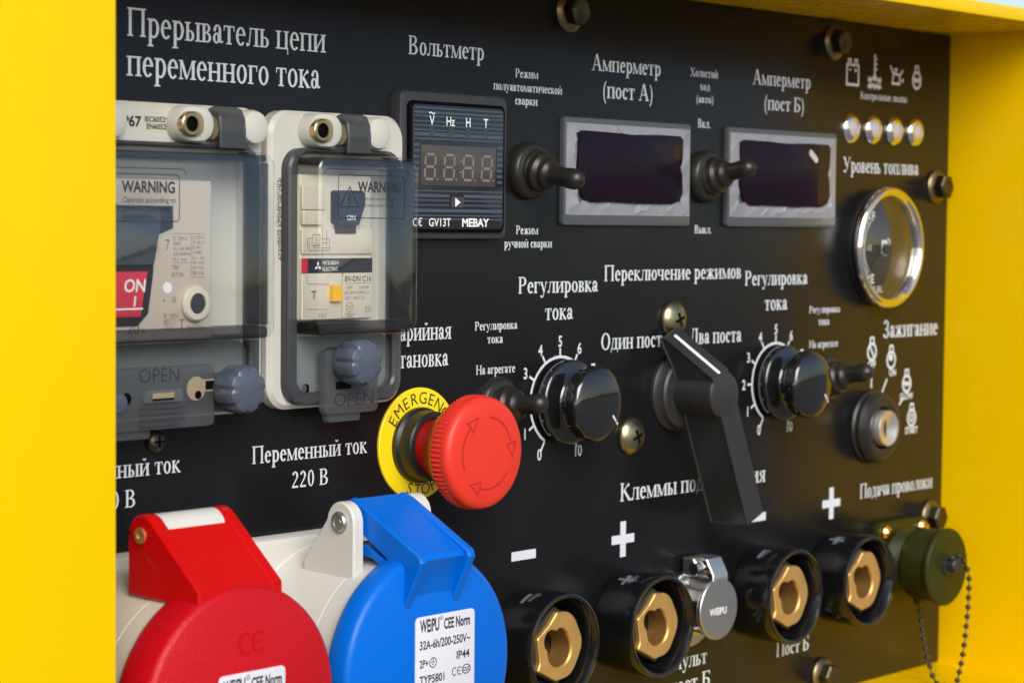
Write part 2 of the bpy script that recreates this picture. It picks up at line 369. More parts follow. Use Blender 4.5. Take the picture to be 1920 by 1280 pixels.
def glyph(c):
    g = Gl(); H = 1.0
    if c == 'п': g.stem(.17).stem(.63).R(.17, XH-.06, .63, XH); a = .80
    elif c == 'н': g.stem(.17).stem(.63).R(.17, .31, .63, .37); a = .80
    elif c in 'ий': 
        g.stem(.17).stem(.65).L((.21, .07), (.61, .61), .065); a = .82
        if c == 'й': g.O(.41, .98, .15, .16, .075, .075, 195, 345)
    elif c == 'т': g.stem(.34, t=0).R(.04, XH-.055, .64, XH).L((.055, XH-.2), (.07, XH), .045, .06).L((.625, XH-.2), (.61, XH), .045, .06); a = .68
    elif c == 'г': g.stem(.17, t=1).R(.17, XH-.055, .54, XH).L((.525, XH-.22), (.515, XH), .045, .07); a = .58
    elif c == 'о': g.O(.34, .335, .29, .35); a = .68
    elif c == 'с': g.O(.33, .335, .28, .35, ST, TH, 55, 315).D(.49, .53, .075); a = .60
    elif c == 'е': g.O(.33, .335, .28, .35, ST, TH, 5, 318).R(.12, .36, .605, .41); a = .63
    elif c == 'а': g.O(.25, .19, .2, .2, .13, .055).stem(.44, .1, .5, 0, 0, .14).O(.30, .49, .21, .2, .14, .055, 0, 165).D(.15, .5, .075).L((.43, .12), (.52, .03), .12, .07).L((.5, .035), (.62, .09), .055); a = .62
    elif c == 'р': g.stem(.19, -.31, XH, 1, 3).O(.36, .335, .30, .35, ST, TH, -150, 150); a = .70
    elif c == 'ь': g.stem(.17, b=1).O(.33, .19, .24, .2, .14, .055, -90, 90).R(.17, 0, .34, .055).R(.17, .335, .34, .39); a = .61
    elif c == 'ы': g.stem(.17, b=1).O(.31, .19, .22, .2, .14, .055, -90, 90).R(.17, 0, .32, .055).R(.17, .335, .32, .39).stem(.74); a = .90
    elif c == 'в': g.stem(.17, t=1, b=1).O(.33, .18, .24, .19, .14, .055, -90, 90).O(.31, .52, .21, .165, .13, .05, -90, 90).R(.17, 0, .34, .05).R(.17, .325, .34, .375).R(.17, XH-.05, .32, XH); a = .62
    elif c == 'м': g.stem(.13, b=3, t=1, w=.065).stem(.80, t=2).L((.15, XH-.02), (.45, .02), .15, .12).L((.45, .02), (.76, XH-.02), .055); a = .95
    elif c == 'л': g.stem(.60).L((.27, XH-.02), (.2, .15), .055, .06).O(.10, .12, .125, .13, .06, .07, 270, 380).D(.075, .06, .068).R(.19, XH-.055, .6, XH); a = .76
    elif c == 'д': g.stem(.56, .03, XH, 3, 0).L((.28, XH-.02), (.14, .05), .055, .06).R(.19, XH-.055, .56, XH).R(.03, 0, .74, .055).R(.03, -.19, .08, .04).R(.69, -.19, .74, .04); a = .77
    elif c == 'к': g.stem(.17).L((.22, .32), (.5, .6), .06).D(.54, .6, .075).L((.3, .36), (.6, .02), .13, .14).R(.5, 0, .72, SH); a = .71
    elif c == 'ж': g.stem(.48).L((.44, .33), (.18, .6), .06).D(.14, .6, .07).L((.4, .36), (.13, .02), .13).R(.0, 0, .22, SH).L((.52, .33), (.78, .6), .06).D(.82, .6, .07).L((.56, .36), (.83, .02), .13).R(.74, 0, .96, SH); a = .96
    elif c == 'х': g.L((.14, XH-.02), (.56, .02), .15).L((.55, XH-.02), (.13, .02), .06).R(.02, 0, .24, SH).R(.44, 0, .7, SH).R(.0, XH-SH, .26, XH).R(.45, XH-SH, .66, XH); a = .70
    elif c == 'у': g.L((.14, XH-.02), (.38, .06), .15, .12).L((.58, XH-.02), (.30, -.2), .06).O(.2, -.18, .12, .11, .06, .06, 180, 350).D(.11, -.2, .07).R(.0, XH-SH, .26, XH).R(.48, XH-SH, .7, XH); a = .70
    elif c == 'ц': g.stem(.17, b=1).stem(.63, b=0).R(.17, 0, .74, .055).R(.69, -.19, .745, .04); a = .80
    elif c == 'ч': g.stem(.57).stem(.15, .36, XH, 3, 0).O(.30, .42, .225, .16, .14, .055, 180, 270).R(.29, .26, .57, .315); a = .74
    elif c == 'ю': g.stem(.15).R(.15, .31, .42, .37).O(.66, .335, .28, .35); a = .98
    elif c == 'я': g.stem(.53).O(.34, .50, .24, .18, .13, .05, 90, 270).R(.33, XH-.05, .53, XH).R(.33, .32, .53, .37).L((.36, .33), (.15, .03), .11, .1).R(.02, 0, .2, SH); a = .70
    elif c == 'П': g.stem(.2, 0, H).stem(.87, 0, H).R(.2, H-.07, .87, H); a = 1.07
    elif c == 'Н': g.stem(.2, 0, H).stem(.87, 0, H).R(.2, .48, .87, .55); a = 1.07
    elif c == 'В': g.stem(.2, 0, H, 1, 1).O(.44, .26, .36, .27, .16, .06, -90, 90).O(.42, .76, .31, .245, .15, .06, -90, 90).R(.2, 0, .45, .06).R(.2, .475, .45, .53).R(.2, H-.06, .43, H); a = .92
    elif c == 'Р': g.stem(.2, 0, H, 1).O(.42, .73, .34, .28, .16, .06, -90, 90).R(.2, .45, .43, .51).R(.2, H-.06, .43, H); a = .83
    elif c == 'Б': g.stem(.2, 0, H, 1, 1).O(.42, .28, .36, .29, .16, .06, -90, 90).R(.2, 0, .43, .06).R(.2, .51, .43, .57).R(.2, H-.06, .75, H).L((.74, H-.25), (.72, H), .05, .08); a = .87
    elif c == 'А': g.L((.49, H+.02), (.17, .02), .06).L((.5, H+.02), (.88, .02), .17).R(.27, .33, .72, .39).R(.02, 0, .32, SH).R(.7, 0, 1.06, SH); a = 1.06
    elif c == 'Х': g.L((.2, H-.02), (.86, .02), .17).L((.86, H-.02), (.18, .02), .065).R(.02, 0, .36, SH).R(.66, 0, 1.04, SH).R(.02, H-SH, .38, H).R(.68, H-SH, 1.02, H); a = 1.06
    elif c == 'К': g.stem(.2, 0, H).L((.26, .48), (.68, .88), .065).D(.74, .88, .085).L((.4, .56), (.86, .03), .16).R(.74, 0, 1.02, SH); a = .99
    elif c == 'У': g.L((.2, H-.02), (.56, .36), .17, .14).L((.9, H-.02), (.46, .1), .065).O(.33, .11, .15, .12, .06, .06, 190, 350).D(.22, .08, .085).R(.02, H-SH, .38, H).R(.74, H-SH, 1.04, H); a = 1.04
    elif c == 'О': g.O(.52, .5, .46, .52, .17, .06, n=30); a = 1.04
    elif c == 'Д': g.stem(.78, .03, H, 3, 0).L((.42, H-.02), (.24, .05), .06).R(.3, H-.065, .78, H).R(.06, 0, .98, .06).R(.06, -.22, .12, .05).R(.92, -.22, .98, .05); a = 1.02
    elif c == 'З': g.O(.32, .73, .28, .29, .15, .06, -90, 140).O(.32, .25, .34, .27, .16, .06, -145, 90).R(.22, .46, .36, .52).D(.12, .86, .08).D(.1, .14, .09); a = .74
    elif c == '2': g.O(.34, .72, .26, .28, .15, .06, -20, 165).L((.52, .62), (.1, .06), .10, .07).R(.07, 0, .6, .12); a = .70
    elif c == '0': g.O(.35, .5, .28, .51, .14, .06); a = .72
    elif c == '3': g.O(.3, .74, .25, .27, .14, .06, -80, 150).O(.3, .26, .3, .27, .15, .06, -150, 85); a = .70
    elif c == '8': g.O(.35, .74, .24, .26, .13, .055).O(.35, .25, .28, .27, .14, .055); a = .72
    elif c == '(': g.O(.56, .34, .46, .78, .1, .03, 120, 240); a = .44
    elif c == ')': g.O(-.12, .34, .46, .78, .1, .03, -60, 60); a = .44
    elif c == '.': g.D(.17, .07, .085); a = .34
    else: a = .36
    return g.q, a
def serif(mb, s, x0, x1, zb, cap, d):
    global ST, TH
    ST, TH = (0.17, 0.082) if cap < 5 else ((0.15, 0.068) if cap > 8.7 else (0.16, 0.075))
    G = [glyph(c) for c in s]; k = cap
    tot = sum(a for q, a in G); kx = (x1-x0)/tot; x = x0
    for q, a in G:
        for i, st in enumerate(q):
            for P in st: mb.flat([(x+px*kx, zb+py*k) for px, py in P], d+0.004*i)
        x += a*kx

# ================================================================== SETTING
gm = MB(); z = -1100
vs = [gm.bm.verts.new(p) for p in ((-9e5, -9e5, z), (9e5, -9e5, z), (9e5, 9e5, z), (-9e5, 9e5, z))]; gm.bm.faces.new(vs)
tag(gm.build('ground', GROUND), kind='structure')
# the far-off trees that the glossy knobs and covers mirror
tm = MB()
for i in range(150):
    a = radians(-75+150*i/149); r = 480e3+random.uniform(-30e3, 30e3); h = random.uniform(3e3, 9e3)
    x, y = r*sin(a), -r*cos(a)
    for k in range(4):
        bm2 = bmesh.ops.create_icosphere(tm.bm, subdivisions=2, radius=1.0)['verts']
        rx = random.uniform(3e3, 7e3); ox = random.uniform(-4e3, 4e3); oz = random.uniform(0.25, 0.8)*h
        for q in bm2:
            j = 1+random.uniform(-.22, .22); q.co = Vector((x+ox+q.co.x*rx*j, y+q.co.y*rx*j, z+oz+q.co.z*h*0.42*j))
tag(tm.build('far_wood', LEAF), 'dark far-off wood seen only as a mirrored band in the glossy knobs', 'wood', kind='stuff')

# ------------------------------------------------------------------ cabinet
ZT, ZB_, XR, DF = 184.3, -140.4, 390.0, 66.0
cab = thing('cabinet', 100, 0, -140, 'bright yellow sheet steel cabinet whose open bay frames the black panel', 'cabinet')
b = MB(); b.slab([(-330, -175), (-195.6, -175), (-195.6, 190.7), (-330, 190.7)], DF-3, DF, 0.8); b.build('front_post', YEL, cab)
b = MB(); b.box(-230, -227, -2, DF-3, -143, ZT); b.build('side_wall', YEL, cab)
b = MB(); b.box(XR, XR+3, -4, DF, -143, ZT); b.build('side_wall', YEL, cab)
b = MB(); b.box(-330, XR+60, -4, DF-0.5, ZT, 190.4)
b.build('ceiling_sheet', YEL, cab)
b = MB(); b.slab([(-330.5, ZT-0.1), (XR+60.5, ZT-0.1), (XR+60.5, 190.7), (-330.5, 190.7)], DF-0.5, DF+0.9, 0.8); b.build('front_lip', YEL, cab)
b = MB(); b.box(-227, XR, -4, DF+20, ZB_-2.6, ZB_); b.build('floor_sheet', YEL, cab)
b = MB(); b.box(-330, XR+60, -420, -5, -900, 189); b.box(-330, XR+60, -5.0, DF-4, -900, -144); b.build('housing', YEL, cab)
b = MB(); b.box(-330, -250, -400, 40, -1100, -900); b.build('skid', BLKM, cab)
b = MB(); b.box(370, 450, -400, 40, -1100, -900); b.build('skid', BLKM, cab)

# ------------------------------------------------------------------ control panel with its printing
pan = thing('control_panel', 80, 0, 20, 'black satin control panel printed with white Cyrillic lettering, set inside the yellow bay', 'control panel')
b = MB(); b.slab([(-226, ZB_+0.2), (XR-0.6, ZB_+0.2), (XR-0.6, ZT-0.4), (-226, ZT-0.4)], -2.0, 0, 0.4); b.build('panel_plate', PANEL, pan)
INS = [
 ('Прерыватель цепи', -140.4, -48.9, 147.4, 9.5), ('переменного тока', -140.4, -51.7, 134.1, 9.7),
 ('Вольтметр', -6.2, 36.6, 149.7, 7.1),
 ('Режим', 55.0, 69.0, 144.25, 3.5), ('полуавтоматической', 42.1, 84.0, 138.7, 3.5), ('сварки', 54.9, 68.8, 133.4, 3.5),
 ('Амперметр', 102.6, 149.4, 149.85, 6.7), ('(пост А)', 109.8, 144.4, 138.7, 7.0),
 ('Холостой', 170.2, 190.6, 151.1, 3.7), ('ход', 177.3, 184.8, 145.4, 3.5), ('(авто)', 174.7, 187.7, 139.8, 3.4), ('Вкл.', 176.2, 185.6, 128.8, 3.9), ('Выкл.', 174.9, 187.5, 82.0, 3.6),
 ('Амперметр', 217.0, 263.7, 150.1, 6.7), ('(пост Б)', 226.0, 258.7, 138.9, 6.6),
 ('Контрольные лампы', 306.2, 348.3, 147.7, 3.6), ('Уровень топлива', 292.0, 360.6, 111.8, 7.3),
 ('Режим', 56.3, 69.9, 81.3, 3.5), ('ручной сварки', 49.3, 78.7, 75.9, 3.5),
 ('Переключение режимов', 112.3, 210.6, 61.6, 6.7), ('Регулировка', 57.9, 108.5, 57.3, 6.7), ('тока', 74.5, 92.4, 46.1, 7.0),
 ('Регулировка', 213.2, 263.7, 58.2, 6.7), ('тока', 229.0, 247.4, 46.5, 7.0),
 ('Регулировка', 265.5, 291.8, 44.3, 3.4), ('тока', 273.3, 282.8, 38.4, 3.8), ('На агрегате', 266.0, 290.5, 27.65, 3.6),
 ('Один пост', 110.7, 152.7, 32.5, 7.0), ('Два поста', 172.5, 211.4, 32.7, 7.0), ('Зажигание', 330.7, 382.2, 30.5, 8.6),
 ('Аварийная', -19.0, 19.0, 40.3, 7.0), ('остановка', -17.4, 17.4, 29.9, 7.0),
 ('Регулировка', 32.4, 57.8, 43.1, 3.5), ('тока', 39.7, 49.2, 37.7, 3.6), ('На агрегате', 33.3, 56.7, 25.5, 3.7),
 ('Переменный ток', -84.2, -26.7, -1.25, 6.3), ('220 В', -65.1, -46.2, -11.5, 6.0),
 ('Переменный ток', -174.4, -116.9, -1.55, 6.3), ('380 В', -155.0, -136.0, -11.85, 6.0),
 ('Клеммы подключения', 124.8, 232.0, -33.2, 7.8), ('Подача проволоки', 312.1, 380.0, -48.3, 7.2),
 ('Пост Б', 242.9, 270.3, -117.3, 6.8), ('Пульт', 163.2, 188.8, -112.2, 7.0), ('пост Б', 160.4, 191.8, -122.6, 6.8)]
for s, x0, x1, zb, cp in INS:
    b = MB(); serif(b, s, x0, x1, zb, cp, 0.035); b.build('inscription', INK, pan, orient=1)
for k, (x, zc) in enumerate(((63.0, -49.7), (225.2, -49.4))):
    b = MB(); b.flat([(x-7.5, zc-1.9), (x+7.5, zc-1.9), (x+7.5, zc+1.9), (x-7.5, zc+1.9)], 0.035); b.build('minus_sign', INK, pan, orient=1)
for x, zc in ((127.3, -49.6), (287.2, -48.3)):
    b = MB(); b.flat([(x-7.7, zc-1.9), (x+7.7, zc-1.9), (x+7.7, zc+1.9), (x-7.7, zc+1.9)], 0.035)
    b.flat([(x-1.9, zc-7.7), (x+1.9, zc-7.7), (x+1.9, zc+7.7), (x-1.9, zc+7.7)], 0.041); b.build('plus_sign', INK, pan, orient=1)
def scale_print(cx, cz):
    b = MB(); R = 18.4
    P = lambda a, r: (cx+r*sin(radians(a)), cz+r*cos(radians(a)))
    b.line([P(-150+10*i, R) for i in range(31)], 1.15, 0.035)
    for k in range(11):
        a = -150+30*k
        b.line([P(a, R+0.3), P(a, R+(4.6 if k in (0, 10) else 3.6))], 1.0, 0.041)
        sans_c(b, str(k), *P(a, R+6.4), 4.4, 0.035, 0.85, 0.018)
    b.build('dial_scale', INK, pan, orient=1)
scale_print(84.5, 12.3); scale_print(238.6, 12.7)
def icon(fn, cx, cz, k=0.8):
    b = MB(); b.tf = lambda x, d, z: (cx+(x-cx)*k, d, cz+(z-cz)*k); fn(b); b.build('pictogram', INK, pan, orient=1)
def i_batt(b):
    x, zc = 299.2, 159.6
    b.line([(x-6.2, zc-7), (x+6.2, zc-7), (x+6.2, zc+4.5), (x+4.6, zc+4.5), (x+4.6, zc+7.6), (x+2.2, zc+7.6), (x+2.2, zc+4.5), (x-2.2, zc+4.5), (x-2.2, zc+7.6), (x-4.6, zc+7.6), (x-4.6, zc+4.5), (x-6.2, zc+4.5)], 1.5, 0.035, True)
    b.line([(x-4.3, zc+1.6), (x-1.6, zc+1.6)], .9, .041); b.line([(x+1.6, zc+1.6), (x+4.3, zc+1.6)], .9, .041); b.line([(x+2.95, zc+.3), (x+2.95, zc+2.9)], .9, .046)
def i_temp(b):
    x, zc = 318.6, 160.2
    b.line([(x, zc-2), (x, zc+12)], 1.7, .035); b.flat(circ(x, zc-2.2, 2.0, 14), .041)
    for k in range(3): b.line([(x, zc+3+3*k), (x+2.8, zc+3+3*k)], 1.0, .046)
    for zz in (-3.6, -7.4):
        for s in (-1, 1): b.line([(x+s*(2.5+.55*i), zc+zz+1.2*sin(i*1.3)) for i in range(9)], 1.3, .035)
        if zz < -5: b.line([(x-2.5+.6*i, zc+zz+1.2*sin(i*1.3)) for i in range(9)], 1.3, .041)
def i_oil(b):
    x, zc = 338.0, 160.6
    b.line([(x-4, zc-5), (x+4, zc-5), (x+4.2, zc+.2), (x-3, zc+1.2)], 1.5, .035, True)
    b.line([(x+3.8, zc-.3), (x+7.5, zc+3.5)], 1.4, .041); b.line([(x-3, zc+.6), (x-6.6, zc+5.6)], 1.6, .041); b.line([(x-.4, zc+1), (x-.4, zc+3.6)], 1.6, .046)
    b.line([(x-2.5, zc+3.7), (x+1.6, zc+3.7)], 1.1, .052); b.flat(circ(x+7.4, zc-2.8, 1.2, 10), .035)
def keyshape(b, x, zc, inner):
    b.line([(x+3.7*sin(2*pi*i/24), zc+4.0*cos(2*pi*i/24)) for i in range(24)], 1.3, .035, True)
    b.line([(x-1.9, zc+3.6), (x-1.3, zc+7.0), (x+1.3, zc+7.0), (x+1.9, zc+3.6)], 1.1, .041)
    if inner == 'slash': b.line([(x-1.9, zc+2.8), (x+1.9, zc-2.8)], 1.3, .046)
    if inner == 'dot': b.flat(circ(x-.4, zc+1.2, 1.8, 14), .046)
    if inner == 'coil':
        b.line([(x-2.7+.34*i, zc+1.1*sin(i*1.5)) for i in range(17)], .8, .046); b.line([(x-3, zc), (x+3, zc)], .6, .052)
    if inner == 'ring': b.line([(x+1.5*sin(2*pi*i/14), zc+1.8*cos(2*pi*i/14)) for i in range(14)], 1.1, .046, True)
def i_glow(b): keyshape(b, 357.3, 159.2, 'coil')
for f, x, zz in ((i_batt, 299.2, 161), (i_temp, 318.6, 160.5), (i_oil, 338.0, 161), (i_glow, 357.3, 161)): icon(f, x, zz, 1.0 if f is i_glow else 0.82)
for x, zc, kk, w, ln in ((320.7, 23.9, 'slash', 'OFF', ((320.6, 14.0), (320.6, 6.0))), (338.4, 19.2, 'dot', 'ON', ((334.8, 10.0), (329.5, 1.6))), (353.3, 6.6, 'coil', 'GLOW', ((349.9, -0.6), (346.5, -3.8))), (358.6, -11.0, 'ring', 'START', None)):
    b = MB(); keyshape(b, x, zc, kk); sans_c(b, w, x+(1.4 if w == 'ON' else 0), zc-6.3, 3.2, .035, .85, .03)
    if ln: b.line(list(ln), 1.2, .058)
    b.build('pictogram', INK, pan, orient=1)

# ------------------------------------------------------------------ bolts and screws
def hexbolt(x, z, label):
    t = thing('hex_bolt', x, 0, z, label, 'bolt', 'flanged hex bolts around the panel edge')
    b = MB(); b.lathe([(8.6, 0), (8.6, 0.8), (7.9, 1.5), (6.0, 2.4), (0, 2.4)], x, z, 36); b.build('flange', ZINC, t)
    b = MB(); a0 = random.uniform(0, 1); H = circ(x, z, 6.3, 6, a0)
    b.stack([(H, 2.2), (H, 6.6), (shrink(H, 0.7), 7.2)], True, False)
    b.lathe([(5.0, 7.15), (4.2, 7.5), (2.2, 7.2), (0, 7.0)], x, z, 24); b.build('hex_head', ZINCD, t)
    return t
hb = hexbolt(87.8, 173.0, 'flanged hex bolt above and left of the first ammeter heading')
for x, z, l in ((282.5, 173.6, 'flanged hex bolt just above the battery pictogram'), (377.8, 106.2, 'flanged hex bolt at the right edge beside the fuel gauge'),
                (378.3, -63.4, 'flanged hex bolt at the right edge above the olive connector'), (281.6, -131.4, 'flanged hex bolt at the bottom edge below the last weld terminals')):
    dup(hb, x, 0, z, l)
def panscrew(x, z, label):
    t = thing('pan_head_screw', x, 0, z, label, 'screw', 'cross-slot screws round the selector')
    b = MB(); b.lathe([(8.0, 0), (8.3, 0.6), (7.9, 1.7), (6.4, 3.2), (4.2, 4.2), (2.0, 4.7), (0, 4.85)], x, z, 40); b.build('screw_head', ZINCS, t, sharp=60)
    b = MB()
    for k in range(2):
        c, s = cos(k*pi/2+.35), sin(k*pi/2+.35); q = [(3.0, .62), (.62, .62), (-3.0, .62), (-3.0, -.62), (3.0, -.62)]
        b.stack([([(x+u*c-w*s, z+u*s+w*c) for u, w in q], 4.0), ([(x+u*c-w*s, z+u*s+w*c) for u, w in q], 4.93+.02*k)])
    b.build('cross_slot', DARK, t); return t
ps = panscrew(159.6, 44.3, 'brass-toned cross-slot screw above the tip of the selector handle')
dup(ps, 131.0, 0, -5.3, 'brass-toned cross-slot screw between the left dial knob and the selector'); dup(ps, 190.5, 0, -5.3, 'brass-toned cross-slot screw behind the selector handle')

# ------------------------------------------------------------------ breaker enclosures
def knob(t, x, z, d0, d1, r):
    rm = lambda a, q: 1-0.10*max(0, cos(8*a+.4))**2 if q > d0+2.2 and q < d1 else 1.0
    b = MB(); b.lathe([(r*.6, 4), (r*.6, d0), (r*.86, d0+.4), (r*.88, d0+2.0), (r*.98, d0+2.6), (r, d1-4.2), (r*.98, d1-2.6), (r*.9, d1-1.0), (r*.74, d1-.2), (r*.5, d1), (0, d1+.3)], x, z, 96, rm)
    b.build('locking_knob', GRYK, t)
def stadium(x0, x1, zc, r, n=10):
    P = [(x1-r+r*cos(radians(-90+180*i/n)), zc+r*sin(radians(-90+180*i/n))) for i in range(n+1)]
    return P+[(x0+r+r*cos(radians(90+180*i/n)), zc+r*sin(radians(90+180*i/n))) for i in range(n+1)]
def enclosure(label, xl, xr, hinges, kn, tab):
    t = thing('breaker_enclosure', (xl+xr)/2, 0, 18, label, 'breaker enclosure', 'clear-fronted breaker enclosures')
    zb, zt = 18.0, 125.3
    b = MB(); P = rrect(xl, xr, zb, zt, 9, 8); b.ring(P, rrect(xl+9, xr-9, 46, 107, 3, 8), 0.0, 6.0, 1.6)
    b.build('base', BOXW, t)
    b = MB(); b.box(xl+8.5, xr-8.5, 0.2, 1.2, 45.5, 107.5); b.build('back_plate', BOXW, t)
    fl, fr = xl+5.4, xr-5.3
    b = MB(); b.ring(rrect(fl, fr, 19.4, 112, 8, 6), rrect(fl+4.6, fr-4.6, 24, 110, 5, 6), 6.1, 10.6, 0.9); b.build('cover_frame', MILKD, t)
    b = MB(); b.slab(rrect(fl+4.4, fr-4.4, 23.8, 44.2, 5, 6), 6.3, 8.0, 0.4); b.build('lower_flap', MILKL, t)
    wl, wr = fl+2.6, fr-2.6
    cv = MB()
    o0 = rrect(wl, wr, 44.3, 110.3, 5, 6); o1 = rrect(wl+1.0, wr-1.0, 44.9, 109.2, 5, 6); o2 = rrect(wl+1.4, wr-1.4, 45.3, 108.7, 4.6, 6); o3 = rrect(wl+2.2, wr-2.2, 46.1, 107.9, 4, 6)
    cv.stack([(o1, 21.0), (o2, 21.85), (o3, 22.2)], False, True)
    i0 = rrect(wl+1.4, wr-1.4, 45.6, 109, 4, 6); i1 = rrect(wl+2.4, wr-2.4, 46.6, 107.8, 3.5, 6); i2 = rrect(wl+2.9, wr-2.9, 47.1, 107.3, 3, 6)
    cv.stack([(i1, 20.4), (i2, 20.8)], False, True)
    win = cv.build('clear_window', CLEAR, t, sharp=50)
    b = MB(); b.stack([(o0, 8.2), (o1, 21.0)], False, False); b.stack([(i0, 8.2), (i1, 20.4)], False, False); b.build('window_sides', CLEARS, t, sharp=50)
    b = MB(); b.slab(rrect(wl+2.9, wr-2.9, 45.2, 49.4, 1.4, 4), 8.5, 20.5, 0.6); b.build('window_lip', SMOKE, t)
    b = MB(); b.slab(rrect(wl+2.9, wr-2.9, 106.0, 108.4, 0.9, 4), 8.5, 19.5, 0.5); b.build('window_lip', SMOKE, t)
    b = MB(); b.slab(rrect(wr-2.8, wr-1.5, 49.6, 105.8, 0.5, 2), 8.5, 18.8, 0.3); b.build('window_lip', SMOKE, t)
    for hx in hinges:                                # mounting sleeve boss, hinge strap, outer lug
        b = MB(); S = stadium(hx-6.8, hx+9.5, 118.4, 6.3); b.slab(S, 5.5, 13.2, 1.8)
        bs = b.build('hinge_boss', BOXW, t)
        b = MB(); b.slab(rrect(hx-6.2, hx+4.0, 113.8, 122.6, 3.6, 5), 12.6, 13.45, 0.15); b.build('boss_recess_shade', TAN, t, bs)  # flat tan patch: shade of the boss notch painted as colour
        b = MB(); b.lathe([(4.1, 12), (4.1, 14.6), (3.7, 15.0), (2.7, 15.0), (2.5, 14.2), (2.5, 12)], hx-2.5, 118.2, 28); b.build('mounting_sleeve', BRASSD, t)
        b = MB(); b.lathe([(2.48, 14.5), (2.48, 13.7), (0, 13.7)], hx-2.5, 118.2, 24); b.build('sleeve_bore', DARK, t)
        b = MB(); pr = [(6.0, 121), (8, 124.0), (10.6, 124.9), (13, 124.0), (14.8, 121), (15.3, 117), (15.3, 110.6), (13.6, 109.6), (13.6, 117), (12.6, 120.2), (10.6, 121.6), (8.6, 121)]
        b.side(hx+9.9, hx+21.6, pr, 0.5); b.build('hinge_strap', MILKD, t)
        b = MB(); b.lathe([(0, hx+10.2), (4.2, hx+10.2), (4.2, hx+21.2), (0, hx+21.2)], 9.6, 117.6, 20, axis='x'); b.build('hinge_pin', TAN, t)
        b = MB(); b.slab(stadium(hx+22, hx+34.6, 118.2, 6.1), 5.5, 13.0, 2.2); b.build('hinge_boss', BOXW, t)
    for x, z in kn: knob(t, x, z, 14.5, 26, 8.5)
    x0, x1, z0, z1 = tab
    b = MB(); b.slab(rrect(x0, x1, z0, z1, 2.4, 5), 10.8, 14.2, 0.8); tb = b.build('pull_tab', MILKY, t)
    b = MB(); b.slab(rrect(x0+3, (x0+x1)/2+6, z0-3.0, z0+.6, 1.2, 4), 9.5, 12.4, 0.5); b.build('tab_foot', MILKY, t)
    return t, tb
e2, tb2 = enclosure('narrow beige breaker enclosure with one ribbed knob, next to the voltmeter', -81.4, -13.4, [-61.5], [(-51.3, 35.0)], (-61.6, -34.6, 15.8, 39.5))
b = MB(); sans(b, 'OPEN', -57.2, -37.6, 18.9, 4.5, 14.32, -0.012); b.build('embossed_word', ASH, e2, tb2, orient=1)
b = MB(); b.box(-56.5, -49.0, 14.0, 14.5, 25.0, 27.6); b.build('latch_slot', DARK, e2, tb2)
b = MB(); b.lathe([(1.9, 8), (1.7, 9.4), (0, 9.7)], -68.0, 25.6, 18); b.build('rivet', MILKL, e2)
b = MB(); b.lathe([(1.8, 8.1), (0, 8.12)], -65.6, 25.4, 18); b.build('rivet_hole', DARK, e2)
b = MB(); sans(b, 'IP67 IEC60529 EN60529', -77.3, None, 101, 2.0, 6.06, .01, -pi/2); b.build('lettering', BINK, e2, orient=1)
e1, tb1 = enclosure('wide beige breaker enclosure cut off by the yellow post, with a long slotted pull tab', -207, -84, [-121.8, -183.6], [(-107.6, 28.0)], (-178.5, -113.2, 15.4, 36.5))
b = MB(); sans(b, 'OPEN', -146.2, -129.2, 31.6, 4.6, 14.32, -0.012); b.build('embossed_word', ASH, e1, tb1, orient=1)
b = MB(); b.lathe([(4.1, 13.9), (4.1, 14.35), (0, 14.36)], -121.8, 28.6, 28); b.box(-121, -114.0, 13.9, 14.40, 27.4, 31.6); b.build('keyhole', TAN, e1, tb1)
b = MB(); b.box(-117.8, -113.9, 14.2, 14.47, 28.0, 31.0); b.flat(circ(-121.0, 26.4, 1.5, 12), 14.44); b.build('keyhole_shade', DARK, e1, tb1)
b = MB(); b.slab(rrect(-144.8, -128.4, 24.6, 29.0, .7, 3), 13.9, 15.6, 0.4); b.build('slot_rim', MILKL, e1, tb1)
b = MB(); b.box(-141.6, -132.5, 15.2, 15.72, 25.6, 28.0); b.build('latch_slot', TAN, e1, tb1)
b = MB(); b.box(-141.6, -132.5, 15.5, 15.78, 25.5, 26.2); b.build('latch_slot', DARK, e1, tb1)
b = MB()
for k in range(4): b.box(-146, -127.3+(-2 if k < 1 else 0), 14.1, 14.9, 16.8+1.95*k, 17.5+1.95*k)
b.build('grip_ridge', MILKD, e1, tb1)
b = MB(); b.lathe([(2.1, 13.9), (2.1, 14.3), (0, 14.31)], -151.5, 26.5, 20); b.build('rivet_hole', DARK, e1, tb1)
b = MB(); b.lathe([(3.4, 14), (3.2, 15.2), (0, 15.6)], -155.0, 25.4, 20); b.build('rivet', GRYK, e1, tb1)
b = MB(); sans(b, 'IP67', -147.8, -138.8, 116.9, 3.3, 6.08, .03); sans(b, 'IEC60529', -137.4, -127.4, 118.7, 1.7, 6.08, .025); sans(b, 'EN60529', -136.6, -127.0, 116.3, 1.7, 6.08, .025); b.build('lettering', BINK, e1, orient=1)
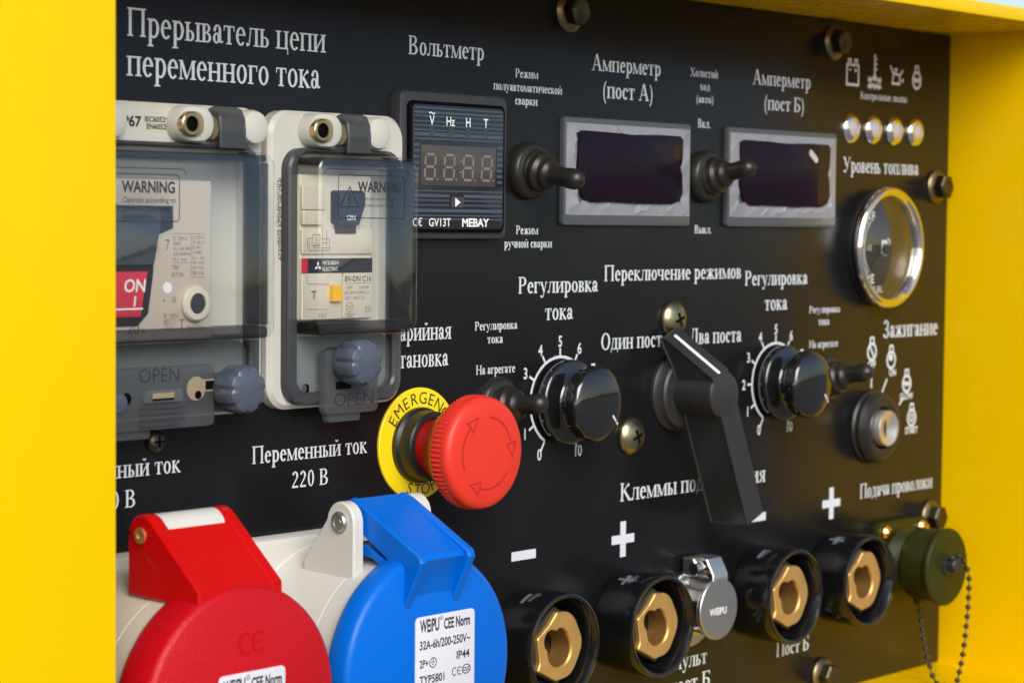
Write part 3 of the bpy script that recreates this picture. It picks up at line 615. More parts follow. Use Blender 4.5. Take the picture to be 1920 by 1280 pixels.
def warning(t, xr, zt, w, tri, body):
    b = MB(); P = rrect(xr-w, xr, zt-15.3, zt, 1.3, 4); b.line(P, .34, 22.34, True)
    b.line(rrect(xr-w-7, xr+2.8, zt-28, zt+2.0, 2, 4)[:10], .28, 22.34)
    sans(b, 'WARNING', xr-24.0, xr-1.9, zt-5.9, 3.6, 22.34, .03)
    if body:
        for k, s in enumerate(('Operate according to', 'relevant operating', 'procedures')):
            V, _ = sans_verts(s); sans(b, s, xr-23.4, xr-23.4+(21.8, 19.5, 12.5)[k], zt-9.2-2.7*k, 1.7, 22.34, .004)
    else:
        sans(b, 'Operate according to', xr-22.5, xr-4.0, zt-8.8, 1.2, 22.34); sans(b, 'relevant operating', xr-22.5, xr-6.0, zt-11.2, 1.2, 22.34)
    b.line([(tri-4.6, zt-11.3), (tri+4.6, zt-11.3), (tri, zt-4.2)], .42, 22.34, True); b.line([(tri, zt-6.2), (tri, zt-9.2)], .6, 22.35); b.flat(circ(tri, zt-10.2, .4, 8), 22.35)
    b.build('warning_print', ASH, t, orient=1)
warning(e2, -29.8, 102.4, 33.5, -57.8, False); warning(e1, -135.8, 100.6, 44, -165.6, True)
b = MB(); sans(b, 'AUTION USE ONLY WITH', -90.3, None, 100, 1.3, 19.6, .005, -pi/2); b.build('lettering', ASH, e1, orient=1)

# ------------------------------------------------------------------ circuit breakers behind the windows
k2 = thing('circuit_breaker', -54, 0, 49, 'slim beige circuit breaker with a dark stripe and amber test button, inside the narrow enclosure', 'circuit breaker')
b = MB(); b.slab(rrect(-72.4, -36.6, 50.0, 102.5, 1.2, 3), 1.3, 12.0, 0.8); b.slab(rrect(-72.2, -37.0, 74, 83, .6, 3), 12.0, 13.0, .4); b.slab(rrect(-72.2, -52.2, 50.4, 73, .8, 3), 11.8, 12.95, .5); b.slab(rrect(-51.6, -36.9, 50.4, 73, .8, 3), 11.8, 12.9, .5); b.build('breaker_body', BRKR, k2)
b = MB(); b.slab(rrect(-72.2, -63.0, 84.5, 89.6, .3, 2), 11.9, 13.6, .3); b.slab(rrect(-72.2, -61.0, 89.9, 98.4, .3, 2), 11.9, 13.1, .3); b.build('terminal_shutter', BRKR, k2)
b = MB(); b.box(-72.1, -37.3, 12.6, 13.12, 67.2, 72.5); b.build('dark_stripe', ASH, k2)
b = MB(); b.box(-72.15, -69.6, 12.7, 13.18, 67.15, 72.55); b.build('red_stripe', REDP, k2)
b = MB()
for a in (90, 210, 330):
    c, s = cos(radians(a)), sin(radians(a)); P = lambda u, w: (-64.6+u*c-w*s, 69.6+u*s+w*c); b.flat([P(.05, 0), P(.95, .55), P(1.85, 0), P(.95, -.55)], 13.2)
sans(b, 'MITSUBISHI', -62.3, -54.5, 70.2, 1.3, 13.2); sans(b, 'ELECTRIC', -62.3, -54.8, 68.0, 1.3, 13.2); b.build('maker_mark', WINK, k2, orient=1)
b = MB(); sans(b, 'BV-DN C16', -51.0, -37.6, 64.0, 1.9, 12.95, .03); b.line([(-51, 63.3), (-37.6, 63.3)], .18, 12.95)
sans(b, '~230V', -51, -47, 61.2, 1.2, 12.95); sans(b, 'Icn4500', -43.7, -38.8, 61.2, 1.2, 12.95); sans(b, 'IEC/EN 61009-2-1', -51, -38.9, 59.3, 1.2, 12.95); sans(b, 'GB/T 16917.22', -51, -41, 57.4, 1.2, 12.95)
b.line(circ(-48.6, 54.6, 1.75, 20), .2, 12.95, True); sans_c(b, 'CCC', -48.6, 54.6, 1.3, 12.95, .7); b.line([(-50.8, 52.2), (-46.4, 52.2), (-46.4, 50.9), (-50.8, 50.9)], .18, 12.95, True); sans_c(b, '4500', -48.6, 51.55, .8, 12.95)
b.line([(-40.6, 54.6), (-38.0, 54.6), (-38.0, 52.8), (-40.6, 52.8)], .18, 12.95, True); b.line([(-40.3, 53.7), (-39.8, 54.1), (-39, 53.3), (-38.4, 53.8)], .16, 12.96)
sans_c(b, 'T', -66.3, 59.3, 2.9, 13.0, 1, .02); sans_c(b, 'TEST', -62, 51.8, 1.4, 13.0)
b.line([(-69.6, 66.9), (-69.6, 63.4), (-58.6, 63.0)], .2, 13.0); b.line([(-69.8, 54.3), (-60, 54.0)], .2, 13.0)
for q in ([(-69.6, 76), (-69.6, 79.6), (-67, 79.6), (-67, 81), (-63.6, 81), (-63.6, 77), (-67.4, 77), (-67.4, 79)], [(-68.8, 78.6), (-68.8, 75.3), (-58.8, 75.3), (-58.8, 79.4), (-63, 79.4)], [(-66.6, 77), (-66.6, 76.2), (-58.8, 76.2)], [(-66.2, 77.4), (-65.2, 80.3), (-64.4, 77.4), (-66.2, 77.4)], [(-62.2, 72.7), (-62.2, 84.5)], [(-60.3, 76), (-60.3, 83)], [(-62.2, 78), (-59.6, 78)]): b.line(q, .2, 13.06)
b.build('lettering', GINK, k2, orient=1)
b = MB(); b.box(-58.7, -54.0, 12.6, 14.8, 57.0, 62.7); b.build('test_button', YBTN, k2)
b = MB(); b.slab(rrect(-57.5, -43.5, 84.8, 97, 1.2, 3), 11.8, 12.5, .2); b.build('lever_well', BLKM, k2)
b = MB(); b.side(-55.5, -45.5, [(12, 84), (15, 84.5), (18.2, 92), (18.2, 96), (16.8, 97), (12, 97)], .5); b.build('breaker_lever', mat('lever_blue_black', (0.035, 0.045, 0.065), .35), k2)
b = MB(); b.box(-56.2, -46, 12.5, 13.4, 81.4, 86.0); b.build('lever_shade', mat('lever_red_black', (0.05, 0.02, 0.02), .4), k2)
b = MB(); sans_c(b, 'ON', -51.4, 87.2, 1.9, 16.5, 1, .03); b.build('lettering', WINK, k2, orient=1)

k1 = thing('circuit_breaker', -146, 0, 44, 'wide grey-beige earth leakage breaker with a red ON label, inside the wide enclosure', 'circuit breaker')
b = MB(); b.slab(rrect(-178, -113.9, 45.3, 99.3, 1.0, 3), 1.3, 13.0, 0.7); b.build('breaker_body', BRKR2, k1)
b = MB(); P = [(-179, 50.4), (-146, 50.4), (-141.6, 54.5), (-139.4, 68), (-139.4, 80), (-131.0, 83.0), (-131.0, 90.5), (-179, 90.5)]; b.slab(P, 12.4, 13.3, .2); b.build('lever_well', mat('lever_well_black', (0.012, 0.013, 0.016), .22), k1)
b = MB(); b.side(-176, -139.8, [(13, 71), (15, 71), (18.3, 84), (18.3, 88.5), (16.6, 89.6), (13, 89.6)], .8); b.build('breaker_lever', mat('lever_slate', (0.05, 0.065, 0.085), .25), k1)
b = MB(); b.slab([(-178, 53.6), (-145.7, 53.6), (-142.6, 68.6), (-178, 68.6)], 13.2, 14.4, .3); rl = b.build('on_label', REDP, k1)
b = MB(); sans(b, 'ON', -152.8, -144.0, 62.0, 4.0, 14.5, .02, 0, .12); sans(b, 'I', -148.7, -148.0, 57.2, 3.2, 14.5, .02, 0, .12); b.flat([(-178, 56.0), (-144.9, 56.0), (-144.7, 56.6), (-178, 56.6)], 14.5); b.build('lettering', WINK, k1, rl, orient=1)
b = MB(); b.lathe([(6.0, 12.8), (6.0, 14.6), (5.4, 15.3), (3.6, 15.5), (3.4, 14.6)], -121.9, 57.5, 36); bb = b.build('test_button_rim', BRKR, k1)
b = MB(); b.lathe([(3.45, 13), (3.45, 15.0), (3.0, 15.3), (0, 15.35)], -121.9, 57.5, 28); b.build('test_button', ASH, k1, bb)
b = MB(); b.lathe([(1.9, 12.9), (1.9, 13.25), (0, 13.26)], -133.4, 63.0, 24); b.build('indicator_window', WINK, k1)
b = MB(); x0 = -130.8
for k, s in enumerate(('IC 30A-2', '240V', 'AC 100-240V', '50/60Hz', '0.1 sec')): sans(b, s, x0, x0+(6.0, 3.5, 8.0, 7.5, 6.0)[k], 79.0-1.75*k, 1.2, 13.06)
b.line([(x0-.4, 81.2), (-117.2, 81.2)], .14, 13.06); b.line([(x0-.4, 71.4), (-123, 71.4)], .14, 13.06); b.line([(-123, 81.2), (-123, 66.4)], .14, 13.06); b.line([(-123, 66.4), (-117, 66.4)], .14, 13.06)
for k, s in enumerate(('JIS C 8201-2-1', 'JIS C 8201-2-2', 'IEC 60947-2', 'GB 14048.2', 'Icu  Ics', '100V 10/5kA', '200V 10/5kA', '240V 5/3kA')): sans(b, s, -122.5, -117.3+(-1 if k in (2, 3) else 0), 79.4-1.72*k, 1.15, 13.06)
sans(b, 'TRIP', x0-.6, x0+2.4, 69.0, 1.5, 13.06); sans(b, 'BUTTON', x0-.6, x0+4.2, 66.6, 1.5, 13.06); sans(b, '7', -134.2, -132.4, 75.6, 3.6, 13.06)
sans(b, '20', -150.2, -145.2, 47.8, 3.8, 13.06); sans(b, 'A', -144.4, -142.6, 47.8, 2.0, 13.06); sans(b, 'T', -128.4, -125.8, 48.9, 3.4, 13.06); sans(b, 'TEST', -123.6, -119.3, 50.6, 1.5, 13.06); sans(b, 'BUTTON', -124.6, -117.4, 48.5, 1.5, 13.06)
for k, s in enumerate(('押して動作の', '確認をして', 'ください。')): sans(b, s, -134.9, -128.6+(-.8*k), 52.6-2.0*k, 1.5, 13.06)
b.flat([(-135.2, 58.4), (-134.3, 58.4), (-134.3, 59.0), (-135.2, 59.0)], 13.06); sans(b, '品', -131.2, -129.6, 58.2, 1.5, 13.06)
b.build('lettering', GINK, k1, orient=1)

def small_screw(x, z, label):
    t = thing('small_screw', x, 0, z, label, 'screw')
    b = MB(); b.lathe([(3.9, 0), (4.0, 1.0), (3.3, 2.4), (1.8, 3.0), (0, 3.1)], x, z, 28); b.build('screw_head', ZINCD, t, sharp=60)
    b = MB(); b.box(x-2, x+2, 2.4, 3.2, z-.4, z+.4); b.box(x-.4, x+.4, 2.4, 3.22, z-2, z+2); b.build('cross_slot', DARK, t)
small_screw(-128.5, 10.0, 'small dark cross-slot screw peeking out under the wide enclosure')

# ------------------------------------------------------------------ voltmeter
vm = thing('voltmeter', 15, 0, 79.5, 'square black digital voltmeter with blue striped face and unlit brown display', 'voltmeter')
b = MB(); b.slab(rrect(-15.2, 45.2, 79.2, 135.7, 3.2, 6), 0, 5.0, 1.3); b.build('bezel', BEZ, vm)
b = MB(); b.ring(rrect(-11.6, 42.2, 82.0, 131.9, 2.6, 6), rrect(-10.2, 40.8, 83.2, 130.6, 2.0, 6), 4.9, 6.6, .4); b.build('face_rim', DARK, vm)
b = MB(); b.slab(rrect(-10.25, 40.85, 83.15, 130.65, 2.0, 6), 4.95, 6.9, .3); b.build('face_plate', FACE, vm)
b = MB(); d = 6.95; Z = 129.6
rows = [129.3, 127.6, 126.2, 124.2, 122.6, 120.9, 119.3, 117.6]
wds = [.7, .9, .55, .55, .55, .55, 1.3, .55]
for q, w in zip(rows, wds): b.flat([(-9.6, q-w/2), (40.2, q-w/2), (40.2, q+w/2), (-9.6, q+w/2)], d)
for i in range(7):
    q = 115.2-2.25*i
    b.flat([(-9.6, q-.5), (-6.6, q-.5), (-6.6, q+.5), (-9.6, q+.5)], d); b.flat([(37.0, q-.5), (40.2, q-.5), (40.2, q+.5), (37.0, q+.5)], d)
for q, w in ((97.8, .5), (96.0, 1.1), (94.2, .5), (92.4, .5), (90.3, 1.2), (88.4, .5), (87.0, .5)):
    for a, c in ((-9.6, 10.0), (18.0, 40.2)) if 91.5 < q < 96.5 else ((-9.6, 40.2),): b.flat([(a, q-w/2), (c, q-w/2), (c, q+w/2), (a, q+w/2)], d)
b.build('face_stripes', STRIPE, vm, orient=1)
b = MB(); b.slab(rrect(-5.9, 36.0, 99.8, 115.3, .8, 3), 6.9, 7.15, .1); dsp = b.build('display', LCD, vm)
b = MB()
def seg8(x, z, w, h):
    s = .12*(h); t = .95
    P = lambda u, v: (x+u+v*.07, z+v)
    for a, c in (((.6, 0), (w-.6, 0)), ((.6, h/2), (w-.6, h/2)), ((.6, h), (w-.6, h))): b.line([P(*a), P(*c)], t, 7.2)
    for u in (0, w):
        for a, c in ((.7, h/2-.7), (h/2+.7, h-.7)): b.line([P(u, a), P(u, c)], t, 7.2)
    b.flat(circ(x+w+1.6, z, .45, 8), 7.2)
for i in range(4): seg8(-4.0+10.6*i, 102.3, 5.4, 9.4)
b.flat(circ(16.4, 109.4, .5, 8), 7.2); b.flat(circ(15.9, 105.2, .5, 8), 7.2); b.build('segment_digits', SEG, vm, dsp, orient=1)
b = MB()
for x in (0.0, 10.3, 20.2, 30.3): b.flat([(x-1.9, 120.6), (x, 118.2), (x+1.9, 120.6), (x+1.2, 122.0), (x-1.2, 122.0)], 7.02)
b.build('indicator_marks', LEDW, vm, orient=1)
b = MB(); b.flat(rrect(11, 18, 91.6, 95.6, .8, 3), 7.02); b.build('menu_button', LEDW, vm, orient=1)
b = MB()
for s, x in (('V', 0.0), ('Hz', 10.3), ('H', 20.2), ('T', 30.3)): sans_c(b, s, x, 124.6, 3.4, 7.06, .85, .015)
b.line([(-1.6, 127.2), (-.8, 127.7), (.8, 127.0), (1.6, 127.5)], .5, 7.06)
b.flat([(13.2, 91.8), (13.2, 95.4), (16.2, 93.6)], 7.07)
sans(b, 'GV13T', -1.3, 10.8, 83.9+.4, 3.0, 7.06, .01); sans(b, 'MEBAY', 17.2, 32.6, 84.3, 3.0, 7.06, .03); sans(b, 'C\u20ac', -10.0, -5.0, 84.3, 3.0, 7.06)
b.build('lettering', WINK, vm, orient=1)

# ------------------------------------------------------------------ ammeters
def ammeter(x0, x1, label, seed, brown):
    rnd = random.Random(seed); xm = (x0+x1)/2
    t = thing('ammeter', xm, 0, 85, label, 'ammeter', 'ammeters still under crumpled film')
    b = MB(); b.slab(rrect(x0, x1, 85.1, 129.8, 1.8, 5), 0, 2.3, .6); b.build('bezel', MBEZ, t)
    fx0, fx1, fz0, fz1 = x0+1.2, x1-.9, 89.4, 127.4
    wx0, wx1, wz0, wz1 = x0+8.0, x1-8.2, 94.2, 124.0
    NX, NZ = 24, 13; rr = 3.2
    b = MB(); V = {}
    for i in range(NX+1):
        for j in range(NZ+1):
            x = fx0+(fx1-fx0)*i/NX+rnd.uniform(-1.1, 1.1)*(0 < i < NX); zz = fz0+(fz1-fz0)*j/NZ+rnd.uniform(-1.0, 1.0)*(0 < j < NZ)
            V[i, j] = (x, min(3.3, 2.45+abs(rnd.gauss(0, .5))) if 0 < i < NX and 0 < j < NZ else 2.4, zz)
    ox = x0-83.0; kx = (x1-x0)/85.6
    WIN = [(90.2, 123.2), (93.5, 124.4), (112, 124.2), (126, 123.7), (145, 124.3), (159.5, 124.2), (161.4, 122.6), (161.2, 116), (160.8, 113), (159.6, 110.8), (160.9, 107.0), (161.4, 99.6), (159.4, 96.2), (154, 94.6), (130, 94.4), (112, 94.9), (99, 94.6), (93.6, 96.6), (90.8, 101), (90.0, 107), (90.6, 115)]
    WIN = [(83+ox+(x-83)*kx+0.0, z) for x, z in WIN]
    def inside(p):
        return wx0-.6 < p[0] < wx1+.6 and wz0-.6 < p[2] < wz1+.6
    for i in range(NX):
        for j in range(NZ):
            q = [V[i, j], V[i+1, j], V[i+1, j+1], V[i, j+1]]
            if all(inside(p) for p in q): continue
            vs = [b.v(*p) for p in q]; b.face(vs[:3]); b.face([vs[0], vs[2], vs[3]])
    b.build('crumpled_film', FILM, t, sharp=14)
    b = MB(); b.slab(WIN, 2.2, 3.75, .2); b.build('dark_window', PURP, t)
    if brown:
        b = MB(); b.flat([(wx1-9.5, wz0+1.3), (wx1-5.4, wz0+1.6), (wx1-1.0, wz0+7), (wx1-3, wz0+16.5), (wx1-1.2, wz1-3), (wx1-2.6, wz1-.6), (wx1-9.0, wz1-.6)], 3.8); b.build('film_fold', BRNW, t, orient=1)
        b = MB(); P = stadium(-4.2, 4.2, 0, 1.5); c, s = cos(-.62), sin(-.62)
        b.flat([(wx1-13.5+u*c-w*s, wz1-5.6+u*s+w*c) for u, w in P], 3.86); b.build('adhesive_patch', LENS, t, orient=1)
    else:
        b = MB(); b.flat(rrect(wx1-6.4, wx1-1.6, wz1-10, wz1-3.4, 1.8, 4), 3.8); b.build('film_fold', BRNW, t, orient=1)
    return t
ammeter(83.0, 168.6, 'left ammeter, under the heading for post A, its window all dark purple', 3, False)
ammeter(196.2, 283.2, 'right ammeter, under the heading for post B, with a brown fold along its window', 11, True)

# ------------------------------------------------------------------ toggle switches
def toggle(x, z, tip, label):
    t = thing('toggle_switch', x, 0, z, label, 'toggle switch', 'rubber-booted toggle switches')
    b = MB(); b.lathe([(11.8, 0), (11.8, 1.0), (11.2, 3.6), (10.2, 4.6), (8.6, 4.9), (8.2, 5.2)], x, z, 40); b.build('boot_base', RUB, t)
    tx, td, tz = tip
    ax = Vector((tx-x, td-4, tz-z)).normalized(); c0 = Vector((x, 4.2, z))
    L = (Vector(tip)-c0).length
    prof = [(0, 8.4), (1.2, 8.5), (2.0, 7.9), (2.8, 7.5), (4.2, 8.0), (5.2, 7.5), (6.0, 6.2), (7.0, 5.9), (8.0, 6.1), (9.0, 5.4), (10.0, 4.4), (11.2, 4.0), (L-7, 3.9), (L-4, 4.25), (L-1.6, 4.2), (L+.2, 3.6), (L+1.6, 2.4), (L+2.4, .01)]
    b = MB(); b.tube([tuple(c0+ax*p) for p, r in prof], [r for p, r in prof], 28); b.build('booted_lever', RUB, t, sharp=55)
toggle(62.6, 107.0, (62.6, 27.6, 103.0), 'toggle switch between voltmeter and left ammeter, lever tipped down')
toggle(181.0, 107.2, (181.2, 25.4, 111.0), 'toggle switch between the two ammeters, lever tipped up')
toggle(44.6, 12.6, (45.6, 24.4, 14.9), 'toggle switch half hidden behind the red emergency button')
toggle(278.4, 12.8, (279, 25.0, 17.2), 'toggle switch behind the right dial knob, beside the ignition lock')

# ------------------------------------------------------------------ emergency stop
es = thing('emergency_stop', 0, 0, 0, 'red mushroom emergency stop button on a round yellow plate', 'emergency stop')
b = MB(); b.lathe([(21.7, 0), (21.7, .8), (21.3, 1.1), (12, 1.1)], 0.4, .4, 72); yp = b.build('legend_plate', YSIGN, es)
b = MB()
for i, c in enumerate('EMERGENCY'):
    a = 148-15.6*i; sans_c(b, c, .9+17.5*cos(radians(a)), .6+17.5*sin(radians(a)), 4.5, 1.16, 1.0, 0.0, radians(a-90))
for i, c in enumerate('STOP'):
    a = 252+14*i; sans_c(b, c, .9+18*cos(radians(a)), .6+18*sin(radians(a)), 4.4, 1.16, 1.0, 0.0, radians(a+90))
b.build('lettering', BINK, es, yp, orient=1)
b = MB(); b.lathe([(14.6, 1), (14.6, 3), (13.6, 4.2), (13.4, 9.2), (12.8, 10), (11, 10.2), (11, 8)], 0, 0, 56); b.build('collar', BLK, es)
b = MB(); b.lathe([(10.6, 8), (10.8, 12), (12.4, 15), (14.2, 18), (16.8, 22), (19.2, 25.2), (20.2, 27.6)], 0, -.2, 64); b.build('button_skirt', REDN, es, sharp=50)
b = MB(); rm = lambda a, q: 1+.017*cos(72*a) if 27.6 < q < 32.6 else 1.0
b.lathe([(18, 27.2), (20.6, 27.5), (21.2, 28.2), (21.3, 32.2), (21.2, 33.0), (21.3, 34.2), (20.9, 35.6), (19.9, 36.6), (18.4, 37.1), (12, 37.3), (0, 37.4)], 0, -.5, 360, rm); hd = b.build('button_head', REDB, es)
b = MB()
for a0 in (205, 85, 325):
    A = [radians(a0-74*i/12) for i in range(13)]; R = 13.6; zc = -.5
    b.line([(R*cos(a), zc+R*sin(a)) for a in A], .7, 37.36)
    a = A[-1]; tx, tz = sin(a), -cos(a); p = (R*cos(a), zc+R*sin(a)); n = (cos(a), sin(a))
    b.line([(p[0]+n[0]*-2.4-tx*.4, p[1]+n[1]*-2.4-tz*.4), (p[0]+n[0]*2.4-tx*.4, p[1]+n[1]*2.4-tz*.4), (p[0]+tx*5.0, p[1]+tz*5.0)], .6, 37.38, True)
b.build('turn_arrows', mat('red_groove', (0.42, 0.014, 0.010), .5), es, hd, orient=1)

# ------------------------------------------------------------------ dial knobs
def dial(x, z, pa, label):
    t = thing('dial_knob', x, 0, z, label, 'dial knob', 'gloss black dial knobs')
    b = MB(); b.lathe([(15.5, 0), (17.0, 2), (17.65, 5.4), (17.6, 6.4), (17.1, 7.1), (16.2, 7.4), (13.5, 7.9), (11.0, 8.9), (9.8, 10.4), (9.5, 12.0), (9.5, 14)], x, z, 72); b.build('skirt', GLOSS, t, sharp=60)
    rm = lambda a, q: 1+.012*cos(12*a) if 15.5 < q < 20.5 and q < 21.4 else 1
    b = MB(); b.lathe([(9.4, 11.5), (9.8, 13.2), (13.6, 14.2), (15.0, 15.0), (15.4, 16.2), (15.4, 20.0), (15.1, 21.0), (14.3, 21.8), (12.5, 22.5), (10, 23.1), (7, 23.6), (4, 23.9), (0, 24.0)], x, z, 168, rm); cp = b.build('grip', GLOSS, t, sharp=50)
    b = MB(); a = radians(pa); c, s = cos(a), sin(a); P = lambda u, w, d: (x+u*c-w*s, d, z+u*s+w*c)
    b.loops([[P(8, -.45, 23.0), P(14.2, -.45, 21.3), P(14.2, .45, 21.3), P(8, .45, 23.0)], [P(8, -.45, 23.65), P(14.2, -.45, 22.05), P(14.2, .45, 22.05), P(8, .45, 23.65)]]); b.build('pointer_line', WINK, t, cp)
    b = MB(); b.tf = lambda xx, dd, zz: (x-9.7+(dd), 11.6+xx*.6, z-.5+zz*.8)
    b.lathe([(1.6, -.6), (1.4, .6), (0, .7)], 0, 0, 16); b.build('set_screw', BRASSD, t)
dial(84.6, 12.2, -38, 'left glossy black dial knob with a pale pointer line, beside the emergency stop')
dial(238.6, 12.7, -36, 'right glossy black dial knob with a pale pointer line, between selector and ignition lock')

# ------------------------------------------------------------------ selector switch
sl = thing('selector_switch', 162, 0, 11.5, 'black angled selector handle with a white pointer line in the middle of the panel', 'selector switch')
b = MB(); b.lathe([(17.0, 0), (17.0, 1.5), (15.8, 3.0), (15.4, 6.0), (14.4, 6.8), (9, 7.0)], 162, 12, 56); b.build('base_ring', BLKM, sl)
b = MB(); b.lathe([(9.6, 6), (10.0, 8), (10.1, 27.0), (9.6, 27.8), (9.0, 28.05), (0, 28.1)], 162, 12.4, 56); b.build('hub', BLKM, sl)
ua = Vector((-.385, .923)); ub = Vector((.923, .385)); C = Vector((162, 12.4))
def along(t, w, d): p = C+ua*t+ub*w; return (p.x, d, p.y)
b = MB(); pr = [(0, 7.6), (15, 6.8), (27.5, 4.0), (28.6, 5.2), (28.2, 7.2), (10.2, 27.7), (9.2, 27.95), (0, 27.95)]
hw = 5.6
b.loops([[along(t, -hw+.6, d) for t, d in shrink(pr, .5)], [along(t, -hw, d) for t, d in pr], [along(t, hw, d) for t, d in pr], [along(t, hw-.6, d) for t, d in shrink(pr, .5)]]); b.build('pointer_arm', BLKM, sl)
b = MB(); q = [(10.5, 27.42), (27.6, 7.85)]
for (ta, da), (tb, db) in ((q[0], q[1]),):
    b.loops([[along(ta, -.75, da-.2), along(tb, -.75, db-.2), along(tb, .75, db-.2), along(ta, .75, da-.2)], [along(ta, -.75, da+.22), along(tb, -.75, db+.22), along(tb, .75, db+.22), along(ta, .75, da+.22)]])
b.build('pointer_line', WINK, sl)
b = MB(); pr = [(0, 7.5), (0, 28.0), (-60.5, 28.0), (-61.3, 27.2), (-61.3, 7.5)]
LL = []
for w, k in ((-5.9, .7), (-6.5, 0), (6.5, 0), (5.9, .7)):
    LL.append([along(t, w*(1 if t > -5 else .97), d) for t, d in (shrink(pr, k) if k else pr)])
b.loops(LL); b.build('handle_arm', BLKM, sl)
b = MB(); b.tf = lambda x, d, zz: (152.4-d*.2, 17+x, 11.0+zz); b.lathe([(1.5, -1), (1.5, .6), (0, .65)], 0, 0, 14); b.build('screw_hole', DARK, sl)

# ------------------------------------------------------------------ indicator lamps
def lamp(x, z, label):
    t = thing('indicator_lamp', x, 0, z, label, 'indicator lamp', 'row of four chrome-rimmed indicator lamps')
    b = MB(); b.lathe([(7.3, 0), (7.2, .5), (6.0, 1.4), (4.4, 2.0), (3.8, 1.9), (3.6, 1.2)], x, z, 48); b.build('chrome_rim', CHROME, t, sharp=60)
    b = MB(); b.lathe([(3.7, 1.0), (3.6, 1.8), (2.7, 2.3), (0, 2.5)], x, z, 32); b.build('lens', LENS, t); return t
l0 = lamp(298.8, 133.0, 'indicator lamp under the battery pictogram, first from the left')
for i, l in enumerate(('indicator lamp under the coolant temperature pictogram', 'indicator lamp under the oil can pictogram', 'indicator lamp under the glow coil pictogram, last on the right')): dup(l0, 318.2+19.4*i, 0, 133.1+.05*i, l)

# ------------------------------------------------------------------ fuel gauge
fg = thing('fuel_gauge', 326, 0, 75.4, 'round fuel gauge with a chrome rim and black dial', 'fuel gauge')
gx, gz = 325.8, 75.4
b = MB(); b.lathe([(29.0, 0), (29.0, 1.6), (28.2, 2.0), (28.2, 4.4), (26, 4.5), (26, 0.6)], gx, gz, 80); b.build('gauge_case', BLK, fg)
b = MB(); b.lathe([(28.4, 4.0), (29.3, 4.1), (29.8, 4.8), (29.9, 5.8), (29.5, 7.0), (28.7, 7.9), (27.6, 8.3), (26.4, 8.0), (25.4, 7.1), (24.9, 5.9), (24.9, 2)], gx, gz, 96); b.build('chrome_rim', CHROME, fg, sharp=60)
b = MB(); b.lathe([(25.3, 1.6), (0, 1.7)], gx, gz, 64); b.build('dial_face', GAUGE, fg)
b = MB()
for i in range(13):
    a = radians(132+96*i/12); b.line([(gx+1+18.5*cos(a), gz+18.5*sin(a)), (gx+1+(23.2 if i % 3 == 0 else 21.6)*cos(a), gz+(23.2 if i % 3 == 0 else 21.8)*sin(a))], 1.3 if i % 3 == 0 else .9, 1.8)
b.line([(gx+1+17.4*cos(radians(132+8*i)), gz+17.6*sin(radians(132+8*i))) for i in range(13)], .5, 1.8)
sans_c(b, 'F', gx-8.6, gz+15.4, 4.2, 1.8, 1, .02); sans_c(b, '1/2', gx-12.0, gz, 2.6, 1.8); sans_c(b, 'E', gx-8.6, gz-15.4, 4.2, 1.8, 1, .02); sans_c(b, 'FUEL', gx-4, gz-20.5, 3, 1.8)
b.flat(rrect(gx-.8, gx+4.2, gz-4.2, gz+3.6, .6, 3), 1.8); b.line([(gx+4.2, gz-3.2), (gx+6.4, gz-2.4), (gx+6.4, gz+3.2), (gx+4.6, gz+4.6)], .7, 1.8); b.build('dial_print', WINK, fg, orient=1)
b = MB(); b.flat([(gx+.2, gz+2.1), (gx+3.2, gz+2.1), (gx+3.2, gz+.6), (gx+.2, gz+.6)], 1.85); b.build('pump_window', GAUGE, fg, orient=1)
b = MB(); b.tube([(gx+2, 3.0, gz-1), (gx-15.5, 3.0, gz-14)], [.7, .3], 8); b.lathe([(2.6, 1.8), (2.6, 3.8), (0, 3.9)], gx+2, gz-1, 24); b.build('needle', BLKM, fg)
b = MB(); b.lathe([(25.2, 5.0), (22.5, 6.0), (20, 6.8), (17.5, 7.5), (15, 8.1), (12.5, 8.65), (10, 9.1), (7.5, 9.45), (5, 9.7), (2.5, 9.85), (0, 9.9)], gx, gz, 72); b.build('glass', GLASS, fg, orient=1)

# ------------------------------------------------------------------ ignition lock
ig = thing('ignition_lock', 320.5, 0, -13, 'round ignition lock with a bright metal barrel in a black rubber ring', 'ignition lock')
kx, kz = 320.4, -13.2
b = MB(); b.lathe([(18.0, 0), (18.2, 1.2), (17.4, 2.2), (17.2, 4.0), (17.6, 4.6), (16.8, 6.0), (16.2, 7.2), (15.0, 7.8), (12.6, 8.2), (10.6, 7.6), (10.0, 6.4), (9.8, 4)], kx, kz, 64); b.build('rubber_ring', RUB, ig)
b = MB(); b.lathe([(10.2, 4), (0, 4.1)], kx, kz, 40); b.build('ring_well', DARK, ig)
b = MB(); b.lathe([(8.9, 4), (8.9, 10.2), (8.5, 10.9), (7.5, 10.8), (6.6, 10.3), (3.0, 9.4), (0, 9.0)], kx+.1, kz-.1, 48); b.build('lock_barrel', mat('lock_metal', (0.78, 0.77, 0.74), 0.34, 0.9), ig, sharp=50)
b = MB(); b.box(kx-1.5, kx-.8, 7.0, 9.75, kz-5.6, kz+5.6); b.build('key_slot', DARK, ig)

